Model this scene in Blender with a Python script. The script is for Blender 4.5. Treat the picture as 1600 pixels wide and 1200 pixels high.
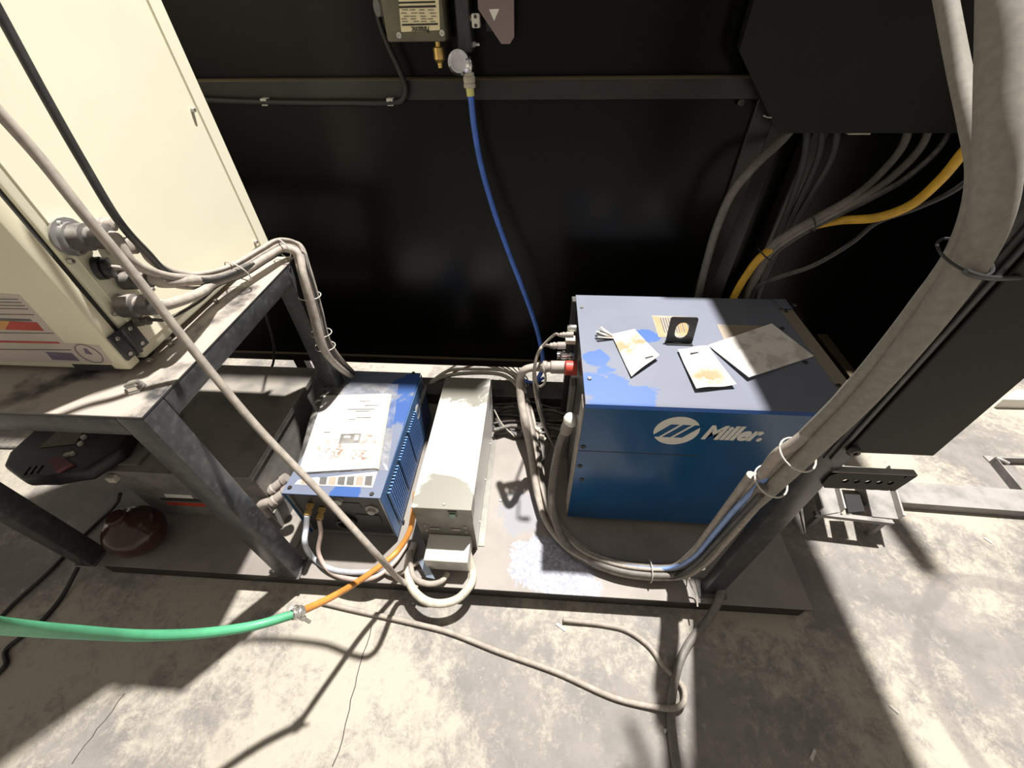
import bpy, bmesh, math, random
from mathutils import Vector, Matrix, Quaternion
random.seed(7)
scene = bpy.context.scene
for o in list(bpy.data.objects): bpy.data.objects.remove(o)
C = scene.collection
# ------------------------------------------------------------------ camera
F_PX, PITCH, YAW, ROLL = 636.4, 0.76543, -0.076957, -0.018673
CAM = Vector((0, 0, 1.27))
_f = Vector((math.sin(YAW)*math.cos(PITCH), math.cos(YAW)*math.cos(PITCH), -math.sin(PITCH)))
_r = Vector((math.cos(YAW), -math.sin(YAW), 0)); _u = _r.cross(_f)
_c, _s = math.cos(ROLL), math.sin(ROLL)
RX, RY, RZ = _c*_r + _s*_u, -_s*_r + _c*_u, -_f
camd = bpy.data.cameras.new('camera'); cam = bpy.data.objects.new('camera', camd); C.objects.link(cam)
camd.sensor_width = 36; camd.sensor_fit = 'HORIZONTAL'; camd.lens = F_PX/1600*36; camd.clip_start = .02; camd.clip_end = 200
cam.matrix_world = Matrix(((RX.x, RY.x, RZ.x, CAM.x), (RX.y, RY.y, RZ.y, CAM.y), (RX.z, RY.z, RZ.z, CAM.z), (0, 0, 0, 1)))
scene.camera = cam
def P(px, py, x=None, y=None, z=None):
    """point where the view ray of a photo pixel meets the plane x=, y= or z="""
    d = RX*((px-800)/F_PX) - RY*((py-600)/F_PX) - RZ
    if z is not None: t = (z-CAM.z)/d.z
    elif y is not None: t = (y-CAM.y)/d.y
    else: t = (x-CAM.x)/d.x
    return CAM + d*t
# ------------------------------------------------------------------ world, lamp, exposure
w = bpy.data.worlds.new('world'); scene.world = w; w.use_nodes = True
w.node_tree.nodes['Background'].inputs[0].default_value = (1.0, .92, .80, 1)
w.node_tree.nodes['Background'].inputs[1].default_value = .34
ld = bpy.data.lights.new('high_bay_lamp', 'AREA'); ld.shape = 'DISK'; ld.size = .22; ld.energy = 1540; ld.color = (1.0, .965, .91)
lo = bpy.data.objects.new('high_bay_lamp', ld); C.objects.link(lo); lo.location = (1.05, 2.6, 7.0)
lo.rotation_euler = (Vector((0, .6, 0))-lo.location).to_track_quat('-Z', 'Y').to_euler()
vs = scene.view_settings; vs.view_transform = 'Standard'; vs.look = 'None'; vs.exposure = 0; vs.gamma = 1; vs.use_curve_mapping = False

# ------------------------------------------------------------------ materials
def lin(c): return tuple(((v/255)/12.92 if v/255 <= .04045 else ((v/255+.055)/1.055)**2.4) for v in c)
class N:
    def __init__(s, name):
        s.m = bpy.data.materials.new(name); s.m.use_nodes = True; s.t = s.m.node_tree; s.b = s.t.nodes['Principled BSDF']
        s.co = s.t.nodes.new('ShaderNodeTexCoord').outputs['Object']
    def n(s, typ, **kw):
        nd = s.t.nodes.new(typ)
        for k, v in kw.items():
            if k in nd.inputs: s.set(nd.inputs[k], v)
            else: setattr(nd, k, v)
        return nd
    def set(s, inp, v):
        if isinstance(v, bpy.types.NodeSocket): s.t.links.new(v, inp)
        else: inp.default_value = (*v, 1) if (isinstance(v, tuple) and len(v) == 3 and inp.type == 'RGBA') else v
    def noise(s, scale, detail=4, rough=.55, dist=0, co=None):
        return s.n('ShaderNodeTexNoise', Vector=co or s.co, Scale=scale, Detail=detail, Roughness=rough, Distortion=dist).outputs['Fac']
    def ramp(s, v, a, b, lo=0., hi=1.):
        nd = s.n('ShaderNodeMapRange', Value=v); nd.interpolation_type = 'SMOOTHSTEP'
        for k, x in zip(('From Min', 'From Max', 'To Min', 'To Max'), (a, b, lo, hi)): nd.inputs[k].default_value = x
        return nd.outputs[0]
    def math(s, op, a, b=0.):
        nd = s.n('ShaderNodeMath'); nd.operation = op; s.set(nd.inputs[0], a); s.set(nd.inputs[1], b); return nd.outputs[0]
    def mix(s, f, a, b):
        nd = s.n('ShaderNodeMix'); nd.data_type = 'RGBA'; s.set(nd.inputs[0], f); s.set(nd.inputs[6], a); s.set(nd.inputs[7], b); return nd.outputs[2]
    def nz(s):
        g = s.n('ShaderNodeNewGeometry'); x = s.n('ShaderNodeSeparateXYZ', Vector=g.outputs['Normal']); return x.outputs[2]
    def ball(s, c, rad, edge):
        """soft blob mask round a world point (wear and scuffs keep their own place)"""
        g = s.n('ShaderNodeNewGeometry'); d = s.n('ShaderNodeVectorMath', operation='DISTANCE')
        s.t.links.new(g.outputs['Position'], d.inputs[0]); d.inputs[1].default_value = c
        return s.ramp(d.outputs['Value'], rad, rad-edge, 0, 1)
    def out(s, col, rough=.5, metal=0., bump=None, spec=None, strength=.2, dist=.002):
        s.set(s.b.inputs['Base Color'], col); s.set(s.b.inputs['Roughness'], rough); s.set(s.b.inputs['Metallic'], metal)
        if spec is not None: s.b.inputs['Specular IOR Level'].default_value = spec
        if bump is not None:
            bp = s.n('ShaderNodeBump', Height=bump, Strength=strength, Distance=dist); s.t.links.new(bp.outputs[0], s.b.inputs['Normal'])
        return s.m
def plain(name, c, rough=.5, metal=0., var=.15, scale=30, spec=None):
    s = N(name); d = tuple(x*(1-var) for x in c); h = tuple(min(1, x*(1+var)) for x in c)
    return s.out(s.mix(s.ramp(s.noise(scale), .3, .7), d, h), rough, metal, spec=spec)
def dusty(name, c, dust, rough=.4, amt=1., scale=12, lo=.25, hi=.6, side=.06, var=.2):
    """paint with dust lying on the faces that look up"""
    s = N(name); nz = s.ramp(s.nz(), .25, .9)
    f = s.math('MULTIPLY', s.math('MULTIPLY', nz, s.ramp(s.noise(scale, 5), lo, hi)), amt)
    f = s.math('MAXIMUM', f, s.ramp(s.noise(scale*3, 4), .45, .8, 0, side))
    base = s.mix(s.ramp(s.noise(25), .3, .7), tuple(x*(1-var) for x in c), tuple(x*(1+var) for x in c))
    return s.out(s.mix(f, base, dust), s.ramp(f, 0, 1, rough, .85))
M = {}
M['cable_grey'] = plain('cable_grey', (.15, .137, .12), .6, scale=60)
M['cable_dust'] = plain('cable_dust', (.33, .29, .25), .75, scale=60)
M['cable_pale'] = plain('cable_pale', (.50, .46, .38), .65, scale=60)
M['cable_dark'] = dusty('cable_dark', (.035, .034, .034), (.25, .22, .19), .5, .6, 40)
M['cable_black'] = plain('cable_black', (.012, .012, .012), .45)
M['conduit'] = plain('conduit', (.24, .22, .19), .7, scale=140, var=.1)
M['yellow'] = plain('yellow_jacket', (.62, .36, .03), .5)
M['blue_hose'] = plain('blue_hose', (.06, .15, .55), .35)
M['blue_cord'] = plain('blue_cord', (.20, .30, .56), .4)
M['green_hose'] = plain('green_hose', (.075, .33, .17), .45, var=.2, scale=14)
M['orange_hose'] = plain('orange_hose', (.58, .24, .05), .45, var=.25, scale=14)
M['red_cable'] = plain('red_cable', (.50, .20, .15), .6)
M['black_sheet'] = plain('black_sheet', (.0032, .0032, .0028), .25, var=.2, scale=3, spec=.20)
M['black_frame'] = dusty('black_frame', (.012, .011, .010), (.13, .098, .055), .35, 1., 5, .0, .5, .10)
M['dark_steel'] = dusty('dark_steel', (.030, .031, .034), (.34, .30, .26), .38, 1., 11, .30, .52, .12)
M['dark_leg'] = dusty('dark_leg', (.038, .039, .042), (.2, .18, .16), .33, .5, 20, side=.25)
M['stand_plate'] = dusty('stand_plate', (.03, .031, .034), (.30, .26, .22), .5, 1., 7, .2, .45, .08)
M['cream'] = plain('cream_paint', (.80, .765, .60), .38, var=.03, scale=3)
M['cream_door'] = plain('cream_door_paint', (.74, .69, .52), .38, var=.04, scale=3)
M['rubber'] = plain('rubber', (.03, .028, .026), .7)
M['screw'] = plain('screw_zinc', (.5, .48, .45), .35, .8)
M['screw_dark'] = plain('screw_dark', (.06, .055, .05), .4, .6)
M['hinge'] = plain('hinge_steel', (.05, .052, .056), .35, .4)
M['nickel'] = plain('nickel', (.62, .60, .57), .28, .85)
M['brass'] = plain('brass', (.68, .46, .16), .32, .85)
M['grey_plastic'] = plain('grey_plastic', (.30, .26, .23), .6)
M['connector'] = dusty('connector', (.07, .065, .06), (.40, .36, .32), .45, .8, 30)
M['black_plastic'] = plain('black_plastic', (.015, .015, .016), .4)
M['white_paint'] = plain('print_white', (.72, .70, .64), .5, var=.04)
M['print_black'] = plain('print_black', (.02, .02, .02), .5)
M['print_grey'] = plain('print_grey', (.11, .105, .10), .5)
M['print_red'] = plain('print_red', (.45, .05, .03), .5)
M['print_orange'] = plain('print_orange', (.60, .30, .08), .5)
M['print_violet'] = plain('print_violet', (.16, .13, .19), .5)
M['label_paper'] = plain('label_paper', (.55, .48, .42), .5, var=.08, scale=12)
M['label_ivory'] = plain('label_ivory', (.75, .66, .42), .5, var=.05)
M['label_peach'] = plain('label_peach', (.36, .22, .12), .5, var=.1)
M['label_tan'] = plain('label_tan', (.30, .25, .20), .5, var=.06)
M['orange_ink'] = plain('orange_ink', (.40, .16, .05), .5)
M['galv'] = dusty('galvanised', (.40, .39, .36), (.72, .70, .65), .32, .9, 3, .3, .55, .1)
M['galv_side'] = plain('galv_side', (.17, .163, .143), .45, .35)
M['blue_paint'] = plain('blue_paint', (.010, .078, .20), .22, var=.06, scale=4, spec=.5)
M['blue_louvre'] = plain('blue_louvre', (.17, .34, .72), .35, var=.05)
M['blue_lit_side'] = plain('blue_lit_side', (.075, .15, .31), .4, var=.12, scale=8)  # lighter copy of the blue, lamplight on this side put into the colour
M['grey_box'] = dusty('grey_box', (.17, .16, .145), (.30, .27, .23), .55, .8, 9)
M['panel_dark'] = dusty('panel_dark', (.035, .033, .031), (.2, .18, .16), .45, .6, 20)
M['silver'] = plain('silver_bezel', (.40, .39, .38), .35, .7)
M['green_lens'] = plain('green_lens', (.02, .12, .05), .25)
M['ochre_box'] = plain('sensor_paint', (.11, .10, .065), .4)
M['mirror'] = plain('polished_cover', (.30, .235, .225), .16, .9, var=.1, scale=3)
M['chrome'] = plain('chrome', (.75, .74, .76), .14, 1.)
M['clip'] = plain('clip_nylon', (.55, .53, .48), .5)
M['tie'] = plain('tie_nylon', (.50, .46, .41), .5)
M['tie_black'] = plain('tie_black', (.02, .02, .02), .5)
M['brown_panel'] = plain('brown_panel', (.0085, .0072, .0052), .55, var=.2, scale=6, spec=.3)
M['wood_grey'] = plain('frame_steel_pale', (.36, .34, .32), .5, .2, var=.12, scale=15)
M['steel_raw'] = dusty('steel_raw', (.16, .15, .145), (.34, .32, .30), .5, .75, 14)
M['red_glass'] = plain('red_brown_glass', (.045, .018, .013), .18, var=.35, scale=14)
M['pendant'] = dusty('pendant_shell', (.008, .0075, .010), (.05, .045, .042), .4, .3, 25)
M['pendant_red'] = plain('pendant_red', (.11, .02, .025), .45)
M['pot'] = plain('knob_grey', (.33, .32, .30), .4)
def mk_floor():
    s = N('concrete')
    a = s.noise(1.7, 5, .6, .2); b = s.noise(7, 8, .7, .25); c = s.noise(90, 9, .8)
    wv = s.noise(26, 10, .85, .3)
    blot = s.ramp(s.math('ADD', s.math('MULTIPLY', a, 1.0), s.math('MULTIPLY', wv, .75)), .80, .98)
    col = s.mix(s.ramp(b, .3, .7), (.16, .148, .138), (.25, .23, .21))
    col = s.mix(s.math('MULTIPLY', blot, .9), col, (.41, .37, .305))
    col = s.mix(s.ramp(c, .56, .78, 0, .45), col, (.12, .105, .095))
    col = s.mix(s.ramp(s.noise(38, 6, .6), .66, .74, 0, .45), col, (.46, .43, .38))
    st = s.ramp(s.noise(3.2, 5, .6, .6), .60, .72, 0, .35)
    col = s.mix(st, col, (.135, .122, .113))
    ring = s.n('ShaderNodeVectorMath', operation='DISTANCE'); s.t.links.new(s.co, ring.inputs[0]); ring.inputs[1].default_value = (1.35, .22, 0)
    rr = s.math('ADD', ring.outputs['Value'], s.math('MULTIPLY', s.noise(6), .05))
    rm = s.math('MULTIPLY', s.ramp(rr, .33, .345), s.ramp(rr, .385, .37))
    col = s.mix(s.math('MULTIPLY', rm, .55), col, (.15, .135, .13))
    return s.out(col, s.ramp(b, .2, .8, .55, .8), 0, s.math('ADD', c, b), strength=.45, dist=.003)
M['concrete'] = mk_floor()
def mk_skid():
    s = N('skid_deck'); nz = s.ramp(s.nz(), .25, .9)
    dust = s.math('MULTIPLY', nz, s.ramp(s.noise(3, 4), .1, .45, .75, 1))
    base = s.mix(s.ramp(s.noise(20), .3, .7), (.016, .014, .012), (.030, .026, .022))
    col = s.mix(dust, base, s.mix(s.ramp(s.noise(7, 5), .3, .7), (.20, .178, .158), (.265, .238, .215)))
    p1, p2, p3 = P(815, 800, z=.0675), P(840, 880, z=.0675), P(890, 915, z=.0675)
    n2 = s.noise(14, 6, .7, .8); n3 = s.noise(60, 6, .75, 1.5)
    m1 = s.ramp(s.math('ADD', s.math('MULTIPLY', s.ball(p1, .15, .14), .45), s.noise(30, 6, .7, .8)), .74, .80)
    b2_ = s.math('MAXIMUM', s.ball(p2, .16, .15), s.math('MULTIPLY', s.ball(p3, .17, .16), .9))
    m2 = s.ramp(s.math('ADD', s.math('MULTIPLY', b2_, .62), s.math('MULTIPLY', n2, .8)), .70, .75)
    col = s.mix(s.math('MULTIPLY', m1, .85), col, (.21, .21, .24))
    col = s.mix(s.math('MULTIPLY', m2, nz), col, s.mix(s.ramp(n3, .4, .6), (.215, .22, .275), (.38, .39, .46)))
    return s.out(col, .6)
M['skid'] = mk_skid()
def mk_bluetop(name, pts, dustc, cov, blue=(.02, .12, .42), lo=.46, hi=.52):
    s = N(name); n1 = s.noise(13, 5, .6, .5)
    clean = s.ball(pts[0][0], pts[0][1]*1.25, pts[0][1]*1.2)
    for p, r in pts[1:]: clean = s.math('MAXIMUM', clean, s.ball(p, r*1.25, r*1.2))
    m = s.ramp(s.math('ADD', s.math('MULTIPLY', clean, .5), s.math('MULTIPLY', n1, 1.)), lo+.30, hi+.31)
    f = s.math('MULTIPLY', s.ramp(s.nz(), .3, .9), s.math('SUBTRACT', 1., s.math('MULTIPLY', m, cov)))
    col = s.mix(f, blue, s.mix(s.ramp(s.noise(5, 3), .3, .7), dustc, tuple(x*1.12 for x in dustc)))
    return s.out(col, s.ramp(f, 0, 1, .52, .62), spec=.25)
def mk_paper(name, base, stain, pts, rough=.6, lo=.45, hi=.6, scale=30):
    s = N(name); m = None
    for p, r in pts:
        b = s.ball(p, r, r*.7); m = b if m is None else s.math('MAXIMUM', m, b)
    f = s.math('MULTIPLY', m, s.ramp(s.noise(scale, 6, .65, .7), lo, hi))
    return s.out(s.mix(f, base, stain), rough)
# ------------------------------------------------------------------ mesh helpers
V = Vector
def frame_of(d):
    d = V(d).normalized(); a = V((0, 0, 1)) if abs(d.z) < .95 else V((1, 0, 0))
    u = a.cross(d).normalized(); return u, d.cross(u).normalized()
def spline(pts, n=8):
    pts = [V(p) for p in pts]
    if len(pts) < 3: return pts
    q = [pts[0]*2-pts[1]] + pts + [pts[-1]*2-pts[-2]]; out = []
    for i in range(1, len(q)-2):
        p0, p1, p2, p3 = q[i-1:i+3]
        t = [0.]
        for a, b in ((p0, p1), (p1, p2), (p2, p3)): t.append(t[-1]+max((b-a).length, 1e-5)**.5)
        for k in range(n):
            u = t[1]+(t[2]-t[1])*k/n
            a1 = p0*((t[1]-u)/(t[1]-t[0]))+p1*((u-t[0])/(t[1]-t[0]))
            a2 = p1*((t[2]-u)/(t[2]-t[1]))+p2*((u-t[1])/(t[2]-t[1]))
            a3 = p2*((t[3]-u)/(t[3]-t[2]))+p3*((u-t[2])/(t[3]-t[2]))
            b1 = a1*((t[2]-u)/(t[2]-t[0]))+a2*((u-t[0])/(t[2]-t[0]))
            b2 = a2*((t[3]-u)/(t[3]-t[1]))+a3*((u-t[1])/(t[3]-t[1]))
            out.append(b1*((t[2]-u)/(t[2]-t[1]))+b2*((u-t[1])/(t[2]-t[1])))
    out.append(pts[-1]); return out
class B:
    def __init__(s): s.bm = bmesh.new()
    def box(s, a, b, bev=0., seg=1):
        a, b = V(a), V(b); r = bmesh.ops.create_cube(s.bm, size=1)
        vs_ = r['verts']; c = (a+b)/2; d = b-a
        for v in vs_: v.co = V((c.x+v.co.x*d.x, c.y+v.co.y*d.y, c.z+v.co.z*d.z))
        if bev: bmesh.ops.bevel(s.bm, geom=list({e for v in vs_ for e in v.link_edges}), offset=bev, segments=seg, affect='EDGES', profile=.5)
        return s
    def cyl(s, p, q, r, r2=None, seg=14, bev=0.):
        p, q = V(p), V(q); r2 = r if r2 is None else r2
        prof = [(r, 0), (r2, 1)]
        return s.rev(p, q-p, [(0, 0)]+prof+[(0, 1)], seg)
    def rev(s, o, axis, prof, seg=16):
        """lathe; profile heights are fractions of the axis vector"""
        o, axis = V(o), V(axis); u, v = frame_of(axis); rings = []
        for r, h in prof:
            c = o+axis*h
            rings.append([s.bm.verts.new(c)] if r < 1e-6 else [s.bm.verts.new(c+(u*math.cos(2*math.pi*k/seg)+v*math.sin(2*math.pi*k/seg))*r) for k in range(seg)])
        for A, D in zip(rings, rings[1:]):
            for k in range(seg):
                j = (k+1) % seg
                f = [A[0], D[k], D[j]] if len(A) == 1 else ([A[k], D[0], A[j]][::1] if len(D) == 1 else [A[k], D[k], D[j], A[j]])
                if len(A) == 1 and len(D) == 1: continue
                try: s.bm.faces.new(f)
                except ValueError: pass
        return s
    def tube(s, pts, r, seg=9, n=8, smooth=True):
        path = spline(pts, n) if smooth else [V(p) for p in pts]
        path = [p for i, p in enumerate(path) if i == 0 or (p-path[i-1]).length > 1e-5]
        m = len(path); rings = []; t0 = (path[1]-path[0]).normalized(); u, v = frame_of(t0)
        for i, p in enumerate(path):
            t = (path[min(i+1, m-1)]-path[max(i-1, 0)]).normalized()
            q = t0.rotation_difference(t); u = (q@u).normalized(); v = t.cross(u).normalized(); t0 = t
            rr = r(i/(m-1)) if callable(r) else r
            rings.append([s.bm.verts.new(p+(u*math.cos(2*math.pi*k/seg)+v*math.sin(2*math.pi*k/seg))*rr) for k in range(seg)])
        for A, D in zip(rings, rings[1:]):
            for k in range(seg): s.bm.faces.new([A[k], A[(k+1) % seg], D[(k+1) % seg], D[k]])
        s.bm.faces.new(rings[0][::-1]); s.bm.faces.new(rings[-1]); return s
    def prism(s, poly, ext):
        ext = V(ext); a = [s.bm.verts.new(V(p)) for p in poly]; b = [s.bm.verts.new(V(p)+ext) for p in poly]; n = len(a)
        s.bm.faces.new(a[::-1]); s.bm.faces.new(b)
        for k in range(n): s.bm.faces.new([a[k], a[(k+1) % n], b[(k+1) % n], b[k]])
        return s
    def holed(s, outer, inner, ext):
        """plate with a hole; outer and inner loops have equal counts"""
        ext = V(ext); n = len(outer); L = [[s.bm.verts.new(V(p)+e) for p in lp] for lp in (outer, inner) for e in (V(), ext)]
        oa, ob, ia, ib = L
        for k in range(n):
            j = (k+1) % n
            for f in ([oa[k], oa[j], ia[j], ia[k]], [ob[j], ob[k], ib[k], ib[j]], [oa[j], oa[k], ob[k], ob[j]], [ia[k], ia[j], ib[j], ib[k]]): s.bm.faces.new(f)
        return s
    def sheet(s, nx, ny, fn, th=.0):
        g = [[s.bm.verts.new(V(fn(i/nx, j/ny))) for i in range(nx+1)] for j in range(ny+1)]
        for j in range(ny):
            for i in range(nx): s.bm.faces.new([g[j][i], g[j][i+1], g[j+1][i+1], g[j+1][i]])
        if th:
            bmesh.ops.recalc_face_normals(s.bm, faces=s.bm.faces[:]); bmesh.ops.solidify(s.bm, geom=s.bm.faces[:], thickness=th)
        return s
W = {}
def finish(o, parent, world):
    if parent is not None:
        o.parent = parent
        if world: o.data.transform(W[parent].inverted()); W[o] = W[parent]
        else: W[o] = W[parent]
    else: W[o] = Matrix()
    return o
def obj(name, b, m, parent=None, world=True, angle=35):
    me = bpy.data.meshes.new(name)
    bmesh.ops.recalc_face_normals(b.bm, faces=b.bm.faces[:]); b.bm.to_mesh(me); b.bm.free()
    me.polygons.foreach_set('use_smooth', [True]*len(me.polygons)); me.set_sharp_from_angle(angle=math.radians(angle))
    me.materials.append(M[m] if isinstance(m, str) else m)
    o = bpy.data.objects.new(name, me); C.objects.link(o); return finish(o, parent, world)
def tag(o, label, cat, group=None):
    o['label'] = label; o['category'] = cat
    if group: o['group'] = group
    return o
def thing(name, label, cat, loc=(0, 0, 0), rotz=0., group=None):
    o = bpy.data.objects.new(name, None); C.objects.link(o); o.empty_display_size = .05
    o.location = loc; o.rotation_euler = (0, 0, rotz); W[o] = Matrix.Translation(V(loc)) @ Matrix.Rotation(rotz, 4, 'Z')
    return tag(o, label, cat, group)
def struct(o): o['kind'] = 'structure'; return o
def text(name, body, org, right, up, size, m, parent, shear=0., bold=0., align='LEFT', width=None, world=True, ext=.0003):
    cu = bpy.data.curves.new(name, 'FONT'); cu.body = body; cu.size = size; cu.shear = shear; cu.offset = bold; cu.extrude = ext; cu.align_x = align; cu.resolution_u = 3
    t = bpy.data.objects.new(name+'_src', cu); C.objects.link(t); bpy.context.view_layer.update()
    me = bpy.data.meshes.new_from_object(t.evaluated_get(bpy.context.evaluated_depsgraph_get())); bpy.data.objects.remove(t)
    if width:
        xs = [v.co.x for v in me.vertices]; k = width/(max(xs)-min(xs)); me.transform(Matrix.Diagonal((k, 1, 1, 1)))
    R_, U_ = V(right).normalized(), V(up).normalized(); Nn = R_.cross(U_)
    me.transform(Matrix(((R_.x, U_.x, Nn.x, org[0]), (R_.y, U_.y, Nn.y, org[1]), (R_.z, U_.z, Nn.z, org[2]), (0, 0, 0, 1))))
    me.materials.clear(); me.materials.append(M[m]); me.name = name
    o = bpy.data.objects.new(name, me); C.objects.link(o); return finish(o, parent, world)
def cable(name, label, pts, r, m, cat='cable', group=None, seg=9, parent=None, n=8):
    o = obj(name, B().tube(pts, r, seg, n), m, parent, angle=60)
    return o if parent else tag(o, label, cat, group)
def ring(b, c, d, r, t, seg=16):
    """a thin tie loop round a cable: centre, cable direction, loop radius, half thickness"""
    u, v = frame_of(d); c = V(c)
    b.tube([c+(u*math.cos(a)+v*math.sin(a))*r for a in [2*math.pi*k/seg for k in range(seg+1)]], t, 5, 1, False); return b
def rect(o, u, v, t=.0006):
    """thin printed label: corner, two edge vectors"""
    o, u, v = V(o), V(u), V(v); n = u.cross(v).normalized()*t
    return B().prism([o, o+u, o+u+v, o+v], n)
def screw(parent, p, nrm, r=.006, h=.003, m='screw', name='screw'):
    n_ = V(nrm).normalized(); return obj(name, B().rev(p, n_*h, [(0, 0), (r, 0), (r, .5), (r*.75, 1), (r*.35, 1), (r*.3, .6), (0, .6)], 10), m, parent)
HS = .0675                                        # skid deck height
# ------------------------------------------------------------------ the setting
fl = struct(obj('floor', B().box((-9, -3, -.06), (9, 14, 0)), 'concrete'))
def crack(pts, wd):
    b = B(); path = [V(p) for p in pts]
    for i in range(len(path)-1):
        a, c = path[i], path[i+1]; s_ = (c-a).cross(V((0, 0, 1))).normalized()*wd
        b.prism([a-s_, a+s_, c+s_, c-s_], (0, 0, .0006))
    obj('floor_crack', b, 'rubber', fl)
def wiggle(p, q, n, amp): return [V(p).lerp(V(q), i/n)+V((random.uniform(-amp, amp), random.uniform(-amp, amp), 0)) for i in range(n+1)]
crack(wiggle(P(582, 975, z=0), P(522, 1195, z=0), 12, .004), .0011)
crack(wiggle(P(195, 1085, z=0), P(110, 1195, z=0), 8, .004), .0009)
# back wall of the booth: sheets in a frame
YW = 1.30
wb = B(); wb.box((-3.2, YW, .15), (.60, YW+.02, 1.08)); wall = struct(obj('wall_back', wb, 'black_sheet'))
obj('upper_sheet', B().box((-3.2, YW+.02, 1.10), (.08, YW+.035, 1.70)).box((.08, YW+.02, 1.10), (.60, YW+.035, 1.36)), 'black_sheet', wall)  # left part raised out of view, a step added to shade the small welder
obj('ledge_beam', B().box((-3.2, YW-.018, 1.066), (.58, YW+.03, 1.112), .002), 'black_frame', wall)
obj('bottom_channel', B().box((-3.2, YW-.012, .125), (.58, YW+.035, .163), .002), 'black_frame', wall)
obj('frame_stile', B().box((.545, YW-.012, .163), (.60, YW+.03, 1.066), .002), 'black_frame', wall)
for px in (1158,): screw(wall, P(px, 160, y=YW-.012), (0, -1, 0), .009, .004, 'screw_dark')
obj('top_cap', B().box((.08, YW, 1.35), (.60, YW+.04, 1.38), .002).box((-3.2, YW, 1.69), (.08, YW+.04, 1.72), .002), 'black_frame', wall)
for px in (445, 478): 
    q_ = P(px, 592, z=HS+.06); obj('frame_foot', B().box((q_.x-.024, YW-.008, 0), (q_.x+.024, YW+.03, .126), .002), 'dark_leg', wall)
# recessed black bay of the booth beside the back wall
tb = struct(obj('wall_bay', B().box((.665, YW+.10, .02), (1.2, YW+.13, 1.38)), 'black_sheet'))
obj('bay_post', B().box((.612, YW+.03, .0), (.665, YW+.09, 1.38), .003), 'black_frame', tb)
obj('bay_post', B().box((.74, YW+.03, .0), (.78, YW+.09, 1.38), .003), 'black_frame', tb)
# added tray above the view, put in to shade the big welder and floor
ct = thing('shade_blocker', 'added unseen tray running back from the right post above the big welder', 'blocker', (.78, 1.1, 1.38))
obj('blocker_floor', B().box((.578, .34, 1.38), (.93, 1.9, 1.385)), 'black_frame', ct)
obj('blocker_side', B().box((.578, .34, 1.385), (.582, 1.9, 1.44)), 'black_frame', ct)
obj('blocker_end', B().box((.505, .34, 1.381), (.578, .60, 1.385)), 'black_frame', ct)
obj('blocker_bracket', B().box((.484, .442, 1.3762), (.62, .467, 1.38)), 'black_frame', ct)
obj('blocker_side', B().box((.926, .34, 1.385), (.93, 1.9, 1.44)), 'black_frame', ct)
wr = struct(obj('wall_right', B().prism([(1.16, 1.05, .25), (1.20, 2.6, .25), (1.20, 2.6, 1.6), (1.16, 1.05, 1.6)], (.02, 0, 0)), 'black_sheet'))
obj('side_beam', B().box((1.135, 1.05, 1.02), (1.165, 2.6, 1.07), .002), 'black_frame', wr)
obj('side_post', B().box((1.14, 1.02, 0), (1.20, 1.08, 1.6), .002), 'black_frame', wr)
obj('side_channel', B().box((1.13, 1.08, .22), (1.19, 2.6, .26), .002), 'black_frame', wr)
# ------------------------------------------------------------------ skid
SX0, SX1, SY0, SY1 = -1.285, .765, .416, 1.24
sk = thing('equipment_skid', 'low dusty steel skid carrying the welders and the stand', 'skid', ((SX0+SX1)/2, (SY0+SY1)/2, 0))
obj('deck_plate', B().box((SX0, SY0, HS-.006), (SX1, SY1, HS), .0008), 'skid', sk)
obj('front_rail', B().box((SX0+.01, SY0+.006, 0), (SX1-.004, SY0+.05, HS-.006), .002), 'skid', sk)
obj('side_rail', B().box((SX1-.05, SY0+.05, 0), (SX1-.004, SY1, HS-.006), .002), 'skid', sk)
obj('side_rail', B().box((SX0+.004, SY0+.05, 0), (SX0+.05, SY1, HS-.006), .002), 'skid', sk)
obj('rear_beam', B().box((SX0, 1.115, HS), (.60, 1.21, HS+.06), .003), 'dark_leg', sk)
for px, py in ((428, 893), (782, 782), (860, 770), (790, 660)): screw(sk, P(px, py, z=HS), (0, 0, 1), .005, .003)
# ------------------------------------------------------------------ steel stand under the cabinet
ZT, TX0, TX1, TY0, TY1 = .764, -1.33, -.658, .413, .99
st = thing('steel_stand', 'black steel stand of square tube carrying the cream control cabinet', 'stand', ((TX0+TX1)/2, (TY0+TY1)/2, HS))
T = .052
for x, y in ((TX1, TY0), (TX0, TY0), (TX1, TY1), (TX0, TY1)):
    x0 = x-T if x == TX1 else x; y0 = y if y == TY0 else y-T
    leg = obj('leg', B().box((x0, y0, HS+.004), (x0+T, y0+T, ZT-.006), .003, 2), 'dark_leg', st)
    obj('foot_plate', B().box((x0-.006, y0-.002, HS), (x0+T+.006, y0+T+.004, HS+.004)), 'dark_leg', leg)
obj('front_rail', B().box((TX0+T, TY0, ZT-T), (TX1-T, TY0+T, ZT-.006), .003, 2), 'dark_leg', st)
obj('back_rail', B().box((TX0+T, TY1-T, ZT-T), (TX1-T, TY1, ZT-.006), .003, 2), 'dark_leg', st)
for x in (TX0, TX1-T): obj('side_rail', B().box((x, TY0+T, ZT-T), (x+T, TY1-T, ZT-.006), .003, 2), 'dark_leg', st)
obj('top_plate', B().box((TX0, TY0, ZT-.006), (TX1, TY1, ZT), .001), 'dark_steel', st)
bp = P(213, 607, z=ZT)
b = B().rev(bp, (0, 0, .014), [(0, 0), (.017, 0), (.017, .25), (.014, .3), (.0135, .8), (.009, 1), (.0, 1)], 6)
obj('levelling_nut', b, 'nickel', st)
screw(st, P(262, 530, z=ZT), (0, 0, 1), .008, .008)
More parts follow.
